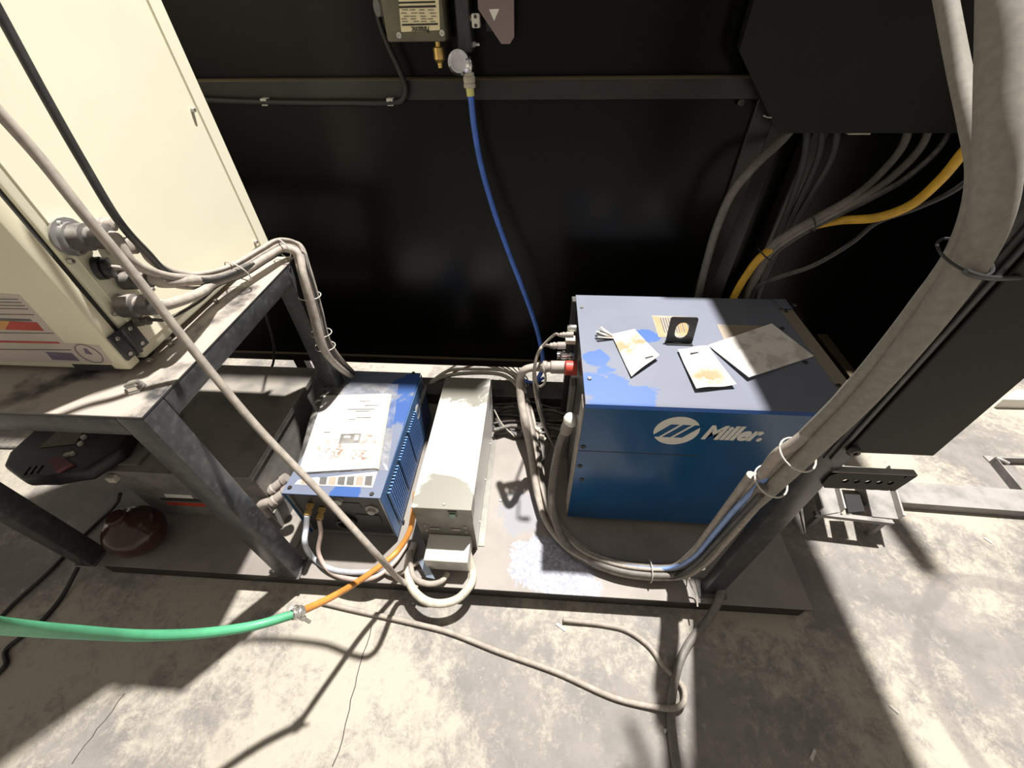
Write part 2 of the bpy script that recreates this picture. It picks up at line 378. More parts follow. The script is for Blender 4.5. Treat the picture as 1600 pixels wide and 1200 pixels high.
# ------------------------------------------------------------------ cream control cabinet
CX, CY0, CY1, CX0 = -.742, .512, 1.015, -1.27
cab = thing('control_cabinet', 'tall cream control cabinet with cables plugged into its side', 'cabinet', ((CX+CX0)/2, (CY0+CY1)/2, ZT))
CB = ZT+.012
obj('body', B().box((CX0, CY0+.036, CB), (CX, CY1, 1.62), .004, 2), 'cream', cab)
obj('side_panel', B().box((CX, CY0+.052, CB+.022), (CX+.0025, CY1-.028, 1.60), .001), 'cream', cab)
obj('rear_flange', B().box((CX-.01, CY1-.026, CB+.004), (CX+.004, CY1+.012, 1.61), .002), 'cream', cab)
for x, y in ((CX-.03, CY0+.06), (CX-.03, CY1-.06), (CX0+.03, CY0+.06), (CX0+.03, CY1-.06)):
    obj('foot', B().rev((x, y, ZT), (0, 0, .012), [(0, 0), (.018, 0), (.018, 1), (0, 1)], 12), 'rubber', cab)
door = obj('door', B().box((CX0, CY0, CB+.002), (CX, CY0+.026, 1.615), .004, 2), 'cream_door', cab)
obj('door_gasket', B().box((CX0+.01, CY0+.026, CB+.01), (CX-.006, CY0+.036, 1.61)), 'rubber', cab)
hz = P(195, 537, x=CX+.002).z
hg = obj('hinge', B().cyl((CX+.006, CY0+.031, hz-.026), (CX+.006, CY0+.031, hz+.026), .0055, seg=10), 'hinge', cab)
for y0, y1 in ((CY0+.004, CY0+.028), (CY0+.034, CY0+.058)):
    obj('hinge_leaf', B().box((CX, y0, hz-.026), (CX+.0055, y1, hz+.026), .001), 'hinge', hg)
    for dz in (-.017, .017): screw(hg, (CX+.0055, (y0+y1)/2-.001, hz+dz), (1, 0, 0), .0042, .002)
for px, py in ((300, 172), (398, 378), (335, 470), (300, 525), (232, 563), (108, 408), (178, 490), (265, 538), (235, 452)): screw(cab, P(px, py, x=CX+.003), (1, 0, 0), .0048, .007)
# label sheet on the door
DY = CY0
def D(px, py): return P(px, py, y=DY-.0006)
wl = obj('warning_label', B().prism([D(-60, 455), D(30, 461), D(100, 536), D(155, 540), D(176, 568), D(5, 565), D(-60, 558)], (0, .0006, 0)), 'label_paper', door)
def dl(nm, pts, m, e=.0012): obj(nm, B().prism([P(px, py, y=DY-e) for px, py in pts], (0, .0007, 0)), m, wl)
dl('red_band', [(15, 502), (57, 504), (68, 517), (8, 515)], 'print_red')
dl('orange_band', [(-60, 500), (15, 502), (8, 515), (-60, 513)], 'print_orange')
dl('green_band', [(-60, 496), (47, 499), (50, 502), (-60, 500)], 'print_grey')
dl('red_line', [(-60, 531), (90, 534.5), (94, 537), (-60, 534)], 'print_red')
for y in (466, 471, 476, 481, 490, 519, 545): dl('print_line', [(-60, y), ((y-440)*1.05, y+1.5), ((y-440)*1.05+1, y+2.5), (-60, y+1)], 'print_grey')
dl('small_plate', [(71, 550), (112, 552), (124, 564), (82, 562)], 'print_violet')
cc = P(139, 553, y=DY-.0015); 
rb = B(); ring(rb, cc, (0, 1, 0), .021, .0006, 28); obj('round_mark', rb, 'print_violet', wl)
dl('triangle_mark', [(130, 545), (134, 545), (142, 553), (134, 553)], 'print_violet', .0016); dl('triangle_mark', [(134, 551), (142, 552), (144, 554), (136, 553)], 'print_violet', .0017)
dl('name_plate', [(112, 569), (174, 570.5), (184, 580.5), (121, 578.5)], 'rubber', .0006)
# sockets on the cabinet side
def S(px, py, d=0): return P(px, py, x=CX+.003+d)
def socket(name, px, py, prof, m, L=.05, seg=16, ax=(1, 0, 0)):
    p = S(px, py); return obj(name, B().rev(p, V(ax)*L, prof, seg), m, cab), p
fl_, p_fl = socket('socket_flange', 108, 370, [(0, 0), (.029, 0), (.029, .08), (.022, .1), (.022, .25), (0, .25)], 'silver')
for px, py in ((90, 350), (120, 393)): screw(cab, S(px, py), (1, 0, 0), .0055, .008)
def plug(parent, p, q, prof, m='connector', name='plug', seg=14): return obj(name, B().rev(p, V(q)-V(p), prof, seg), m, parent)
GL = [(0, 0), (.8, 0), (1, .05), (1, .45), (.75, .5), (.75, .6), (.9, .65), (.9, .9), (.45, 1), (0, 1)]
def gl(r): return [(a*r, h) for a, h in GL]
def X(px, py, x): return P(px, py, x=x)
# the trunk path over the back corner of the stand and down its leg
def tail(dx=0, dy=0, dz=0, end=None):
    pts = [X(330, 437, -.712), X(372, 422, -.705), X(412, 398, -.685), X(440, 384, -.668)]
    pts = [p+V((dx*.5, dy*.2, dz)) for p in pts]
    pts += [X(462, 392, -.648)+V((dx, dy+.004, dz*.6)), X(474, 425, -.632)+V((dx, dy*1.3, 0)), X(492, 490, -.628)+V((dx*1.2, dy*1.5, 0)), X(508, 545, -.63)+V((dx*1.2, dy*1.4, 0)), V((-.64+dx*.5, 1.07+dy*.5, .20)), V((-.60+dx, 1.085+dy, HS+.02))]
    return pts
GC = 'cables tied over the back corner of the stand'
def cabcable(label, pts, r, m, px, py, L, pr, off, pm='connector'):
    p = S(px, py); q = p+V((L, .01, -.002))
    c = cable('cabinet_cable', label, [q-V((.008, .002, 0)), q+V((.004, .001, 0))]+pts+tail(*off), r, m, 'cable', GC)
    plug(c, p, q, gl(pr), pm); return c
cabcable('thin grey cable leaving the topmost small gland on the cabinet side', [X(215, 385, -.712), X(270, 425, -.70)], .0045, 'cable_dust', 146, 352, .03, .012, (.004, .012, .016), 'cable_dust')
cabcable('grey cable curving from the upper pale gland on the cabinet side', [X(235, 406, -.692), X(275, 426, -.70)], .0068, 'cable_dust', 172, 385, .04, .016, (-.004, .006, .013), 'cable_dust')
cabcable('cable from the angled plug on the round silver flange of the cabinet', [X(205, 408, -.668), X(255, 430, -.682), X(292, 434, -.70)], .0075, 'cable_dust', 110, 371, .06, .021, (0, .022, .004), 'connector')
cabcable('thin cord of the round black plug on the cabinet side', [X(225, 428, -.70), X(270, 446, -.69), X(302, 450, -.70)], .0035, 'cable_dust', 150, 420, .02, .019, (.012, -.008, -.012), 'black_plastic')
cabcable('thick grey cable from the middle dark plug on the cabinet side', [X(252, 441, -.688), X(300, 438, -.70)], .0105, 'cable_dust', 190, 438, .05, .017, (-.006, 0, 0), 'connector')
cabcable('thick grey cable from the large lower plug on the cabinet side', [X(252, 477, -.672), X(312, 458, -.69)], .010, 'cable_dust', 188, 478, .06, .021, (.008, -.012, -.006), 'connector')
cabcable('thin cord from the lowest small plug on the cabinet side', [X(255, 500, -.70), X(310, 472, -.70)], .0033, 'cable_dark', 210, 503, .025, .009, (.014, .004, -.015), 'connector')
for k, (px, py, x, d, r) in enumerate(((372, 424, -.703, (.3, 1, .35), .030), (441, 388, -.668, (.4, 1, .1), .026))):
    o = obj('cable_tie', ring(B(), X(px, py, x), d, r, .0016), 'tie'); tag(o, ('nylon tie round the grey cables beside the cabinet side', 'nylon tie round the grey cables at the stand corner')[k], 'cable tie')
    plug(o, X(px+6, py+20, x), X(px+10, py+23, x), [(0, 0), (.004, 0), (.004, 1), (0, 1)], 'tie', 'tie_head', 6)
for k, (px, py) in enumerate(((484, 462), (502, 520), (508, 541))):
    o = obj('cable_tie', ring(B(), X(px, py, -.634), (.05, .1, 1), .029, .0014), 'tie')
    tag(o, ('nylon tie strapping cables to the top of the back leg', 'nylon tie strapping cables halfway down the back leg', 'nylon tie strapping cables low on the back leg')[k], 'cable tie')
# dark cord falling from above in front of the cabinet side and joining the bundle
cable('hanging_cable', 'dark cord hanging down across the cream cabinet side', [X(-40, -50, -.66), X(0, 22, -.66), X(70, 150, -.66), X(130, 255, -.66), X(185, 345, -.66), X(230, 395, -.68), X(262, 425, -.695), X(330, 437, -.70), X(395, 412, -.69)], .0062, 'cable_dark')
# long slack cord slanting over the whole left side
a, b2 = X(-60, 90, -.60), V((-.235, .405, .10))
cable('slanting_cord', 'long straight grey cord slanting from the cabinet down to the skid', [X(-60, 112, -.68), X(60, 245, -.668), X(130, 333, -.655), X(190, 405, -.645), X(300, 545, -.612), X(400, 665, -.55), X(510, 780, -.44), X(590, 868, -.34), P(630, 909, z=.085), P(652, 920, z=.078)], .0075, 'cable_dust')
# ------------------------------------------------------------------ grey transformer box under the stand
gx0, gx1, gy0, gy1, gz = -1.20, -.775, .585, 1.02, .325
g = thing('transformer_box', 'grey steel transformer box under the stand, red striped label on its front', 'electrical box', ((gx0+gx1)/2, (gy0+gy1)/2, HS))
obj('case', B().box((gx0, gy0, HS), (gx1, gy1, gz-.02), .003), 'grey_box', g)
lid = obj('lid', B().box((gx0-.006, gy0-.012, gz-.022), (gx1+.006, gy1+.01, gz), .003), 'grey_box', g)
obj('lid_handle', B().box((gx0+.02, gy0-.03, gz-.03), (gx0+.045, gy0-.011, gz-.008), .003), 'cable_pale', lid)
y_ = gy0-.0006
wl2 = obj('white_label', B().prism([P(256, 772, y=y_), P(298, 774, y=y_), P(302, 779, y=y_), P(259, 777, y=y_)], (0, .0006, 0)), 'white_paint', g)
obj('black_label', B().prism([P(249, 778, y=y_), P(318, 780, y=y_), P(322, 785, y=y_), P(254, 782, y=y_)], (0, .0006, 0)), 'rubber', g)
obj('red_label', B().prism([P(258, 784, y=y_), P(320, 787, y=y_), P(322, 792, y=y_), P(264, 789, y=y_)], (0, .0006, 0)), 'print_red', g)
# foot bracket plate with two elbow connectors at its right side
bx = obj('foot_bracket', B().box((gx1, .50, HS), (gx1+.075, .60, HS+.004)).box((gx1, .56, HS), (gx1+.004, .66, HS+.08)), 'grey_box', g)
screw(g, P(440, 803, z=HS+.004), (0, 0, 1), .008, .006, 'screw_dark'); screw(g, P(424, 893, z=HS), (0, 0, 1), .006, .005, 'screw_dark')
for px, py, nm in ((432, 770, 'upper'), (430, 752, 'rear')):
    e0 = P(px-24, py+20, z=.20); e1 = e0+V((.045, .01, .012)); e2 = e1+V((.035, .03, .02))
    el = cable('elbow_connector', 'grey elbow connector above the foot bracket plate of the transformer box' if nm == 'upper' else 'grey elbow connector behind the other one at the transformer box', [e0-V((0, 0, .05)), e0, e0+V((.014, .004, .008)), e1], .0135, 'grey_plastic', 'connector', 'elbow connectors by the transformer')
    plug(el, e1-V((.012, .003, .004)), e2, [(0, 0), (.017, 0), (.017, .2), (.0145, .25), (.0145, .7), (.018, .75), (.018, 1), (0, 1)], 'grey_plastic', 'gland_nut')
# ------------------------------------------------------------------ teach pendant lying across the box
tp = thing('teach_pendant', 'black teach pendant with dark red grip under the stand', 'pendant', P(105, 735, z=.33))
pz = .335
out = [(25, 742), (33, 722), (75, 682), (150, 672), (225, 684), (205, 716), (150, 752), (95, 758), (52, 762)]
pb_ = B().prism([P(x, y, z=pz) for x, y in out], (0, 0, .045)); bmesh.ops.bevel(pb_.bm, geom=pb_.bm.edges[:], offset=.012, segments=3, affect='EDGES', profile=.5)
obj('shell', pb_, 'pendant', tp)
obj('screen', B().prism([P(x, y, z=pz+.046) for x, y in ((62, 700), (88, 676), (132, 673), (118, 694))], (0, 0, .002)), 'ochre_box', tp)
obj('grip', B().prism([P(x, y, z=pz+.045) for x, y in ((78, 723), (98, 716), (118, 728), (92, 740))], (0, 0, .012)), 'pendant_red', tp)
for k in range(3): obj('vent_slot', B().prism([P(34+k*10, 741-k*1.5, z=pz+.045), P(44+k*10, 729-k*1.5, z=pz+.045), P(48+k*10, 730-k*1.5, z=pz+.045), P(38+k*10, 743-k*1.5, z=pz+.045)], (0, 0, .003)), 'panel_dark', tp)
for px, py in ((127, 694), (114, 710), (106, 712), (132, 684)): obj('button', B().rev(P(px, py, z=pz+.045), (0, 0, .007), [(0, 0), (.0075, 0), (.0065, 1), (0, 1)], 10), 'cable_pale', tp)
obj('support_bracket', B().box((gx0-.06, gy0+.02, gz-.03), (gx0-.006, gy0+.2, pz-.001)).box((-1.20, gy0+.01, gz), (-1.10, gy0+.2, pz-.0005)), 'grey_box', tp)
cable('pendant_cord', 'black cord lying on the floor below the pendant', [P(188, 772, z=.20), P(175, 795, z=.02), P(130, 838, z=.007), P(75, 895, z=.007), P(20, 945, z=.007), P(-40, 1010, z=.007)], .0055, 'cable_black')
cable('floor_cable', 'black cord looping on the floor left of the skid', [P(122, 886, z=.03), P(95, 935, z=.007), P(60, 975, z=.007), P(10, 1015, z=.007), P(8, 1040, z=.007), P(-30, 1075, z=.007)], .006, 'cable_black')
cable('stray_cord', 'thin dark cord running out on the floor past the pendant', [P(60, 697, z=.006), P(30, 699, z=.006), P(-40, 697, z=.006)], .006, 'cable_dark')
# red brown jar on the skid
j0 = V((-1.160, .492, HS))
jr = thing('glass_jar', 'dark red-brown round jar standing on the skid under the stand', 'jar', j0)
sph = [(0, 0), (.035, 0)]+[(.074*math.sin(math.radians(a_)), (.072-.074*math.cos(math.radians(a_)))/.165) for a_ in range(40, 166, 12)]
obj('jar_body', B().rev(j0, (0, 0, .165), sph+[(.021, .90), (0, .90)], 28), 'red_glass', jr, angle=50)
obj('jar_lid', B().rev(j0+V((0, 0, .1435)), (0, 0, .018), [(0, 0), (.024, 0), (.024, .8), (.021, 1), (0, 1)], 20), 'red_glass', jr)
# ------------------------------------------------------------------ logo helper: oval with three slanted bars, then the name
def logo(parent, c, right, up, hw, hh, tsize, twidth, gap, m='white_paint', bar='blue_paint'):
    c, r, u = V(c), V(right).normalized(), V(up).normalized(); n = r.cross(u)
    g = obj('logo_oval', B().prism([c+r*hw*math.cos(a)+u*hh*math.sin(a) for a in [2*math.pi*k/36 for k in range(36)]], n*.0006), m, parent)
    for k in (-1, 0, 1):
        q = c+n*.0006+r*(k*hw*.52); h = hh*.46; s_ = hw*.36; w_ = hw*.185
        obj('logo_bar', B().prism([q-u*h-r*(s_+w_), q-u*h-r*(s_-w_), q+u*h+r*(s_+w_), q+u*h+r*(s_-w_)], n*.0004), bar, g)
    text('logo_name', 'Miller.', c+r*(hw+gap)-u*tsize*.35, r, u, tsize, m, parent, shear=.28, bold=tsize*.045, width=twidth)
# ------------------------------------------------------------------ small blue welder
wz, wt = HS+.014, .3105
M['small_top'] = mk_bluetop('small_welder_top', [(P(625, 640, z=wt), .13), (P(540, 770, z=wt), .06), (P(640, 600, z=wt), .10)], (.135, .155, .215), .9, (.028, .085, .28))
wd = thing('small_welder', 'small blue welding power source with louvred side, manual lying on top', 'welder', (-.535, .79, HS))
A_, B_, C_, D_ = (-.668, .543), (-.397, .543), (-.401, 1.035), (-.652, 1.035)
obj('case', B().prism([(x, y, wz) for x, y in ((-.664, .560), (-.399, .560), (-.402, 1.02), (-.650, 1.02))], (0, 0, wt-wz-.004)), 'blue_paint', wd)
cv = obj('top_cover', B().prism([(A_[0], A_[1], wt-.004), (B_[0], B_[1], wt-.004), (C_[0], C_[1], wt-.004), (D_[0], D_[1], wt-.004)], (0, 0, .004)), M['small_top'], wd)
obj('side_sheet', B().box((-.400, .543, wz+.004), (-.397, 1.03, wt-.004)), 'blue_lit_side', wd)
obj('side_sheet', B().prism([(-.668, .543, wz+.004), (-.665, .543, wz+.004), (-.650, 1.02, wz+.004), (-.653, 1.02, wz+.004)], (0, 0, wt-wz-.009)), 'blue_paint', wd)
for px, py in ((453, 762), (581, 772), (549, 578.5), (646, 583)): screw(cv, P(px, py, z=wt), (0, 0, 1), .006, .004, 'screw_dark')
screw(wd, P(630, 815, x=-.397), (1, 0, 0), .006, .004, 'screw_dark')
fp = obj('front_panel', B().box((-.664, .553, wz+.004), (-.402, .56, wt-.012)), 'panel_dark', wd)
o_ = [(-.665, .549, wz+.002), (-.401, .549, wz+.002), (-.401, .549, wt-.008), (-.665, .549, wt-.008)]
i_ = [(-.658, .549, wz+.008), (-.408, .549, wz+.008), (-.408, .549, wt-.014), (-.658, .549, wt-.014)]
obj('front_bezel', B().holed(o_, i_, (0, .006, 0)), 'silver', wd)
obj('meter_window', B().box((-.56, .551, .235), (-.47, .554, .262), .001), 'black_plastic', fp)
obj('control_knob', B().rev((-.442, .553, .232), (0, -.014, 0), [(0, 0), (.019, 0), (.019, .2), (.012, .3), (.011, .9), (.009, 1), (0, 1)], 20), 'pot', fp)
obj('control_knob', B().rev((-.525, .553, .275), (0, -.012, 0), [(0, 0), (.013, 0), (.012, .9), (.009, 1), (0, 1)], 16), 'pot', fp)
obj('lower_plate', B().box((-.50, .549, .155), (-.43, .554, .20), .001), 'panel_dark', fp)
for x, z in ((-.615, .245), (-.588, .225)):
    c = obj('brass_coupling', B().rev((x, .553, z), (0, -.035, -.012), [(0, 0), (.011, 0), (.011, .3), (.008, .32), (.008, .55), (.0105, .57), (.0105, .85), (.006, .9), (0, .9)], 6), 'brass', fp)
obj('gun_socket', B().rev((-.535, .553, .165), (0, -.02, 0), [(0, 0), (.03, 0), (.03, .5), (.024, .6), (.024, 1), (.018, 1), (.018, .3), (0, .3)], 20), 'black_plastic', fp)
for gi, (y0, y1) in enumerate(((.578, .678), (.690, .785), (.797, .892))):
    sh = .0
    obj('louvre_opening', B().box((-.3972, y0-.003, .105), (-.3965, y1+.003, .277)), 'black_plastic', wd)
    n_ = 9
    for k in range(n_):
        y = y0+(y1-y0)*(k+.5)/n_
        obj('louvre', B().prism([(-.397, y-.0035, .112), (-.391, y+.0005, .116), (-.391, y+.0005, .270), (-.397, y-.0035, .274)], (0, .0035, 0)), 'blue_louvre', wd)
logo(wd, (-.397, .918, .238), (0, 1, 0), (0, 0, 1), .024, .028, .044, .10, .008)
gp = obj('rating_label', B().prism([P(x, y, z=wt+.0002) for x, y in ((466, 750), (590, 737), (582, 762), (460, 757))], (0, 0, .0006)), 'label_paper', cv)
for k in range(8):
    x0 = 470+k*14.2
    obj('label_cell', B().prism([P(x, y, z=wt+.0008) for x, y in ((x0+2, 747-k*.4), (x0+13, 746-k*.4), (x0+11, 757+k*.3), (x0, 756+k*.3))], (0, 0, .0004)), 'white_paint' if k == 1 else ('print_grey' if k % 3 else 'label_tan'), gp)
for k, x in enumerate((-.625, -.43)):
    for y in (.60, .98): obj('foot', B().rev((x, y, HS), (0, 0, .014), [(0, 0), (.011, 0), (.012, 1), (0, 1)], 10), 'rubber', wd)
# ------------------------------------------------------------------ manual in its clear bag
mz = wt+.0012
bg = thing('bagged_manual', 'white printed manual in a clear plastic bag on the small welder', 'manual', P(540, 680, z=wt))
pg = [(507, 620), (607, 617), (587, 733), (467, 740)]
M['page'] = mk_paper('manual_page', (.66, .64, .62), (.20, .11, .07), [(P(520, 705, z=mz), .07), (P(580, 690, z=mz), .05), (P(565, 715, z=mz), .06)], .5, .47, .60, 45)
pb = obj('booklet', B().prism([P(x, y, z=mz+.001) for x, y in pg], (0, 0, .006)), M['page'], bg)
obj('booklet_spine', B().prism([P(x, y, z=mz+.0015) for x, y in ((607, 617), (612, 618), (592, 734), (587, 733))], (0, 0, .005)), 'label_ivory', pb)
s = N('bag_film'); tr = s.n('ShaderNodeBsdfTransparent', Color=(1., .99, .97)); mx = s.n('ShaderNodeMixShader')
s.out(s.mix(s.ramp(s.noise(18, 5), .4, .6), (.42, .40, .37), (.60, .58, .55)), .22)
s.set(mx.inputs[0], s.ramp(s.noise(22, 5, .6, .6), .3, .8, .07, .42)); s.t.links.new(tr.outputs[0], mx.inputs[1]); s.t.links.new(s.b.outputs[0], mx.inputs[2])
s.t.links.new(mx.outputs[0], s.t.nodes['Material Output'].inputs[0]); M['film'] = s.m
bag = [P(x, y, z=mz) for x, y in ((500, 598), (623, 600), (606, 735), (460, 742))]
def bagf(u, v):
    p = (bag[3].lerp(bag[2], u)).lerp(bag[0].lerp(bag[1], u), v)
    e = min(u, 1-u, v, 1-v); inside = min(1, e/.05)
    return p+V((0, 0, .0005+.0088*inside+.0012*math.sin(u*31+v*9)*math.sin(v*23-u*7)*(1-inside*.4)))
obj('bag_film', B().sheet(28, 30, bagf), M['film'], bg, angle=80)
rr = (P(607, 617, z=mz)-P(507, 620, z=mz)).normalized(); uu = (P(507, 620, z=mz)-P(467, 740, z=mz)).normalized(); pzz = mz+.0071
def pt(px, py, e=.0): return P(px, py, z=pzz+e)
text('cover_title', 'Panasonic', pt(561, 628), rr, uu, .0095, 'print_black', pb, bold=.0002)
for x0, x1, y in ((570, 592, 633), (543, 585, 639), (556, 577, 642), (557, 580, 652), (545, 556, 655), (506, 516, 675)):
    obj('cover_line', B().prism([pt(x0, y), pt(x1, y-.6), pt(x1-.4, y+1.2), pt(x0-.4, y+1.6)], (0, 0, .0003)), 'print_grey', pb)
pic = obj('cover_picture', B().prism([pt(533, 678), pt(565, 677), pt(561, 692), pt(529, 693)], (0, 0, .0003)), 'print_grey', pb)
obj('picture_part', B().prism([pt(555, 680, .0004), pt(561, 680, .0004), pt(559, 688, .0004), pt(553, 688, .0004)], (0, 0, .0003)), 'white_paint', pic)
obj('picture_part', B().prism([pt(538, 681, .0004), pt(548, 681, .0004), pt(547, 684, .0004), pt(537, 684, .0004)], (0, 0, .0003)), 'white_paint', pic)
# ------------------------------------------------------------------ narrow galvanised box
nx0, nx1, ny0, ny1, nz_ = -.313, -.153, .528, 1.03, .30
nb = thing('galvanised_box', 'narrow upright galvanised steel box beside the small welder', 'electrical box', ((nx0+nx1)/2, .78, HS))
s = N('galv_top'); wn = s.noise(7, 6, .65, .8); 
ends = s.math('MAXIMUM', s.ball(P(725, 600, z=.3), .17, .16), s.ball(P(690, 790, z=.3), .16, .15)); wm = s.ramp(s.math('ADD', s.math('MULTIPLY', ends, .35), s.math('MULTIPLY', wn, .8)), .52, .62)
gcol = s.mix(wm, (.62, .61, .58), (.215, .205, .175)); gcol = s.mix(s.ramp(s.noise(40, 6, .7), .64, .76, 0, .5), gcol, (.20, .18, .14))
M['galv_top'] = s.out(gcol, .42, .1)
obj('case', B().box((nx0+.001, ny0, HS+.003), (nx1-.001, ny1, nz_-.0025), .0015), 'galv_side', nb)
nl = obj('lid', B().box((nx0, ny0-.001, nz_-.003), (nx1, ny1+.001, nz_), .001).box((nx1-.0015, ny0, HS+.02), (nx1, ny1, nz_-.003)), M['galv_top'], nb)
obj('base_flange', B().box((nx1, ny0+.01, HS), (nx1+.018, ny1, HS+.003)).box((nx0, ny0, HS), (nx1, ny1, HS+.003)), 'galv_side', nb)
for px, py in ((694, 788), (700, 597), (726, 593)): screw(nl, P(px, py, z=nz_), (0, 0, 1), .004, .002)
for x, z in ((-.29, .205), (-.178, .205), (-.29, .175), (-.178, .175)): screw(nb, (x, ny0, z), (0, -1, 0), .0045, .003)
for x in (-.265, -.205): obj('slot_clip', B().box((x-.013, ny0-.004, .188), (x+.013, ny0, .194), .001), 'screw', nb)
sw = obj('switch_plate', B().box((-.217, ny0-.003, .262), (-.193, ny0, .290), .001), 'galv_side', nb)
obj('switch_lens', B().box((-.214, ny0-.006, .264), (-.196, ny0-.003, .284), .001), 'green_lens', sw)
for y in (.60, .75, .9): screw(nb, (nx1, y, .10), (1, 0, 0), .004, .003)
nc = obj('cable_hood', B().box((-.287, .452, .095), (-.166, ny0, .155), .002), 'galv', nb)
obj('hood_skirt', B().box((-.281, .470, HS+.01), (-.172, ny0, .095), .002), 'galv_side', nc)
# ------------------------------------------------------------------ big blue welder
mx0, mx1, my0, my1, mb, mt = .1155, .730, .634, 1.09, .098, .6045
M['big_top'] = mk_bluetop('big_welder_top', [(P(950, 605, z=mt), .11), (P(1000, 620, z=mt), .07), (P(1010, 525, z=mt), .05), (P(930, 560, z=mt), .05)], (.135, .148, .188), .92, (.028, .09, .30))
big = thing('large_welder', 'large blue welding power source with paper tags and an envelope on top', 'welder', ((mx0+mx1)/2, (my0+my1)/2, HS))
obj('chassis', B().box((mx0+.012, my0+.006, mb-.004), (mx1-.006, my1-.006, mt-.01)), 'panel_dark', big)
# wrap sheet: front, folded top
fold = [(my0, mb), (my0, mt-.012), (my0+.004, mt-.004), (my0+.012, mt), (my1, mt), (my1, mt-.003), (my0+.013, mt-.003), (my0+.006, mt-.007), (my0+.003, mt-.013), (my0+.003, mb)]
fr_ = [(my0, mb), (my0, mt-.012), (my0+.003, mt-.012), (my0+.003, mb)]
tp_ = [(my0, mt-.012), (my0+.0035, mt-.0035), (my0+.012, mt), (my1, mt), (my1, mt-.003), (my0+.012, mt-.003), (my0+.003, mt-.012)]
fs = obj('front_sheet', B().prism([(mx0, y, z) for y, z in fr_], (mx1-.036-mx0, 0, 0)), 'blue_paint', big)
obj('end_sheet', B().prism([(mx1-.0355, y, z) for y, z in fr_], (.0355, 0, 0)), 'blue_paint', big)
ts = obj('top_sheet', B().prism([(mx0, y, z) for y, z in tp_], (mx1-.036-mx0, 0, 0)), M['big_top'], big)
# end bezel strip with a notched corner
M['end_dust'] = dusty('end_bezel', (.02, .06, .14), (.21, .18, .14), .45, 1., 8, .1, .35)
obj('end_strip', B().prism([(mx1-.0355, y, z) for y, z in tp_], (.0355, 0, 0)), M['end_dust'], big)
obj('corner_tab', B().prism([(mx1-.036, my1, mt), (mx1-.030, my1-.052, mt), (mx1, my1-.052, mt), (mx1, my1, mt)], (0, 0, .002)), M['big_top'], big)
obj('notch_gap', B().box((mx1-.038, my1-.054, mt), (mx1, my1-.0505, mt+.0012)), 'black_plastic', big)
screw(big, P(1241, 477, z=mt+.002), (0, 0, 1), .006, .004, 'screw_dark')
for px, py in ((1228, 487), (1222, 514), (1258, 567), (1310, 603), (909, 481), (921, 592)): screw(ts, P(px, py, z=mt), (0, 0, 1), .0055, .004, 'screw_dark' if px > 1000 else 'screw')
for px, py in ((911, 698), (906, 728), (909, 749)): screw(fs, P(px, py, y=my0), (0, -1, 0), .007, .003, 'screw_dark')
obj('sheet_seam', B().box((mx0, my0-.0008, .4325), (mx0+.30, my0, .4345)), 'panel_dark', fs)
logo(fs, (.335, my0, .525), (1, 0, 0), (0, 0, 1), .052, .050, .066, .138, .010)
for x in (mx0+.06, mx1-.06):
    for y in (my0+.06, my1-.06): obj('foot', B().rev((x, y, HS), (0, 0, mb-HS), [(0, 0), (.017, 0), (.02, .8), (.02, 1), (0, 1)], 12), 'rubber', big)
obj('base_pan', B().box((mx0+.02, my0+.012, mb-.012), (mx1-.02, my1-.012, mb-.004)), 'black_plastic', big)
# connector panel on the left end: recessed face between two flanges
lp = obj('connector_panel', B().box((mx0+.006, my0+.02, mb), (mx0+.012, my1-.004, mt-.006)), 'panel_dark', big)
obj('end_flange', B().box((mx0-.012, my1-.03, mb), (mx0+.006, my1-.002, mt-.003), .002), 'panel_dark', big)
obj('end_flange', B().box((mx0-.004, my0+.004, mb), (mx0+.006, my0+.05, mt-.016), .002), 'grey_plastic', big)
obj('mid_flange', B().box((mx0-.010, .86, mb), (mx0+.006, .90, .44), .002), 'grey_box', big)
def MC(px, py, x=.085): return P(px, py, x=x)
red = MC(891, 575, .098); obj('red_socket', B().rev(red+V((.018, 0, 0)), (-.034, 0, 0), [(0, 0), (.021, 0), (.021, .9), (.016, 1), (0, 1)], 18), 'print_red', lp)
k1 = MC(884, 556, .09); obj('silver_socket', B().rev(k1+V((.024, 0, 0)), (-.05, 0, 0), [(0, 0), (.016, 0), (.016, .25), (.012, .27), (.012, .4), (.0155, .42), (.0155, .7), (.011, .72), (.013, .8), (.013, 1), (0, 1)], 16), 'chrome', lp)
k2 = MC(893, 513, .10); obj('round_button', B().rev(k2+V((.014, 0, 0)), (-.026, 0, 0), [(0, 0), (.011, 0), (.011, .7), (.007, 1), (0, 1)], 14), 'nickel', lp)
k3 = MC(890, 532, .095); obj('white_latch', B().box(k3-V((.012, .012, .006)), k3+V((.018, .012, .010)), .002), 'cable_pale', lp)
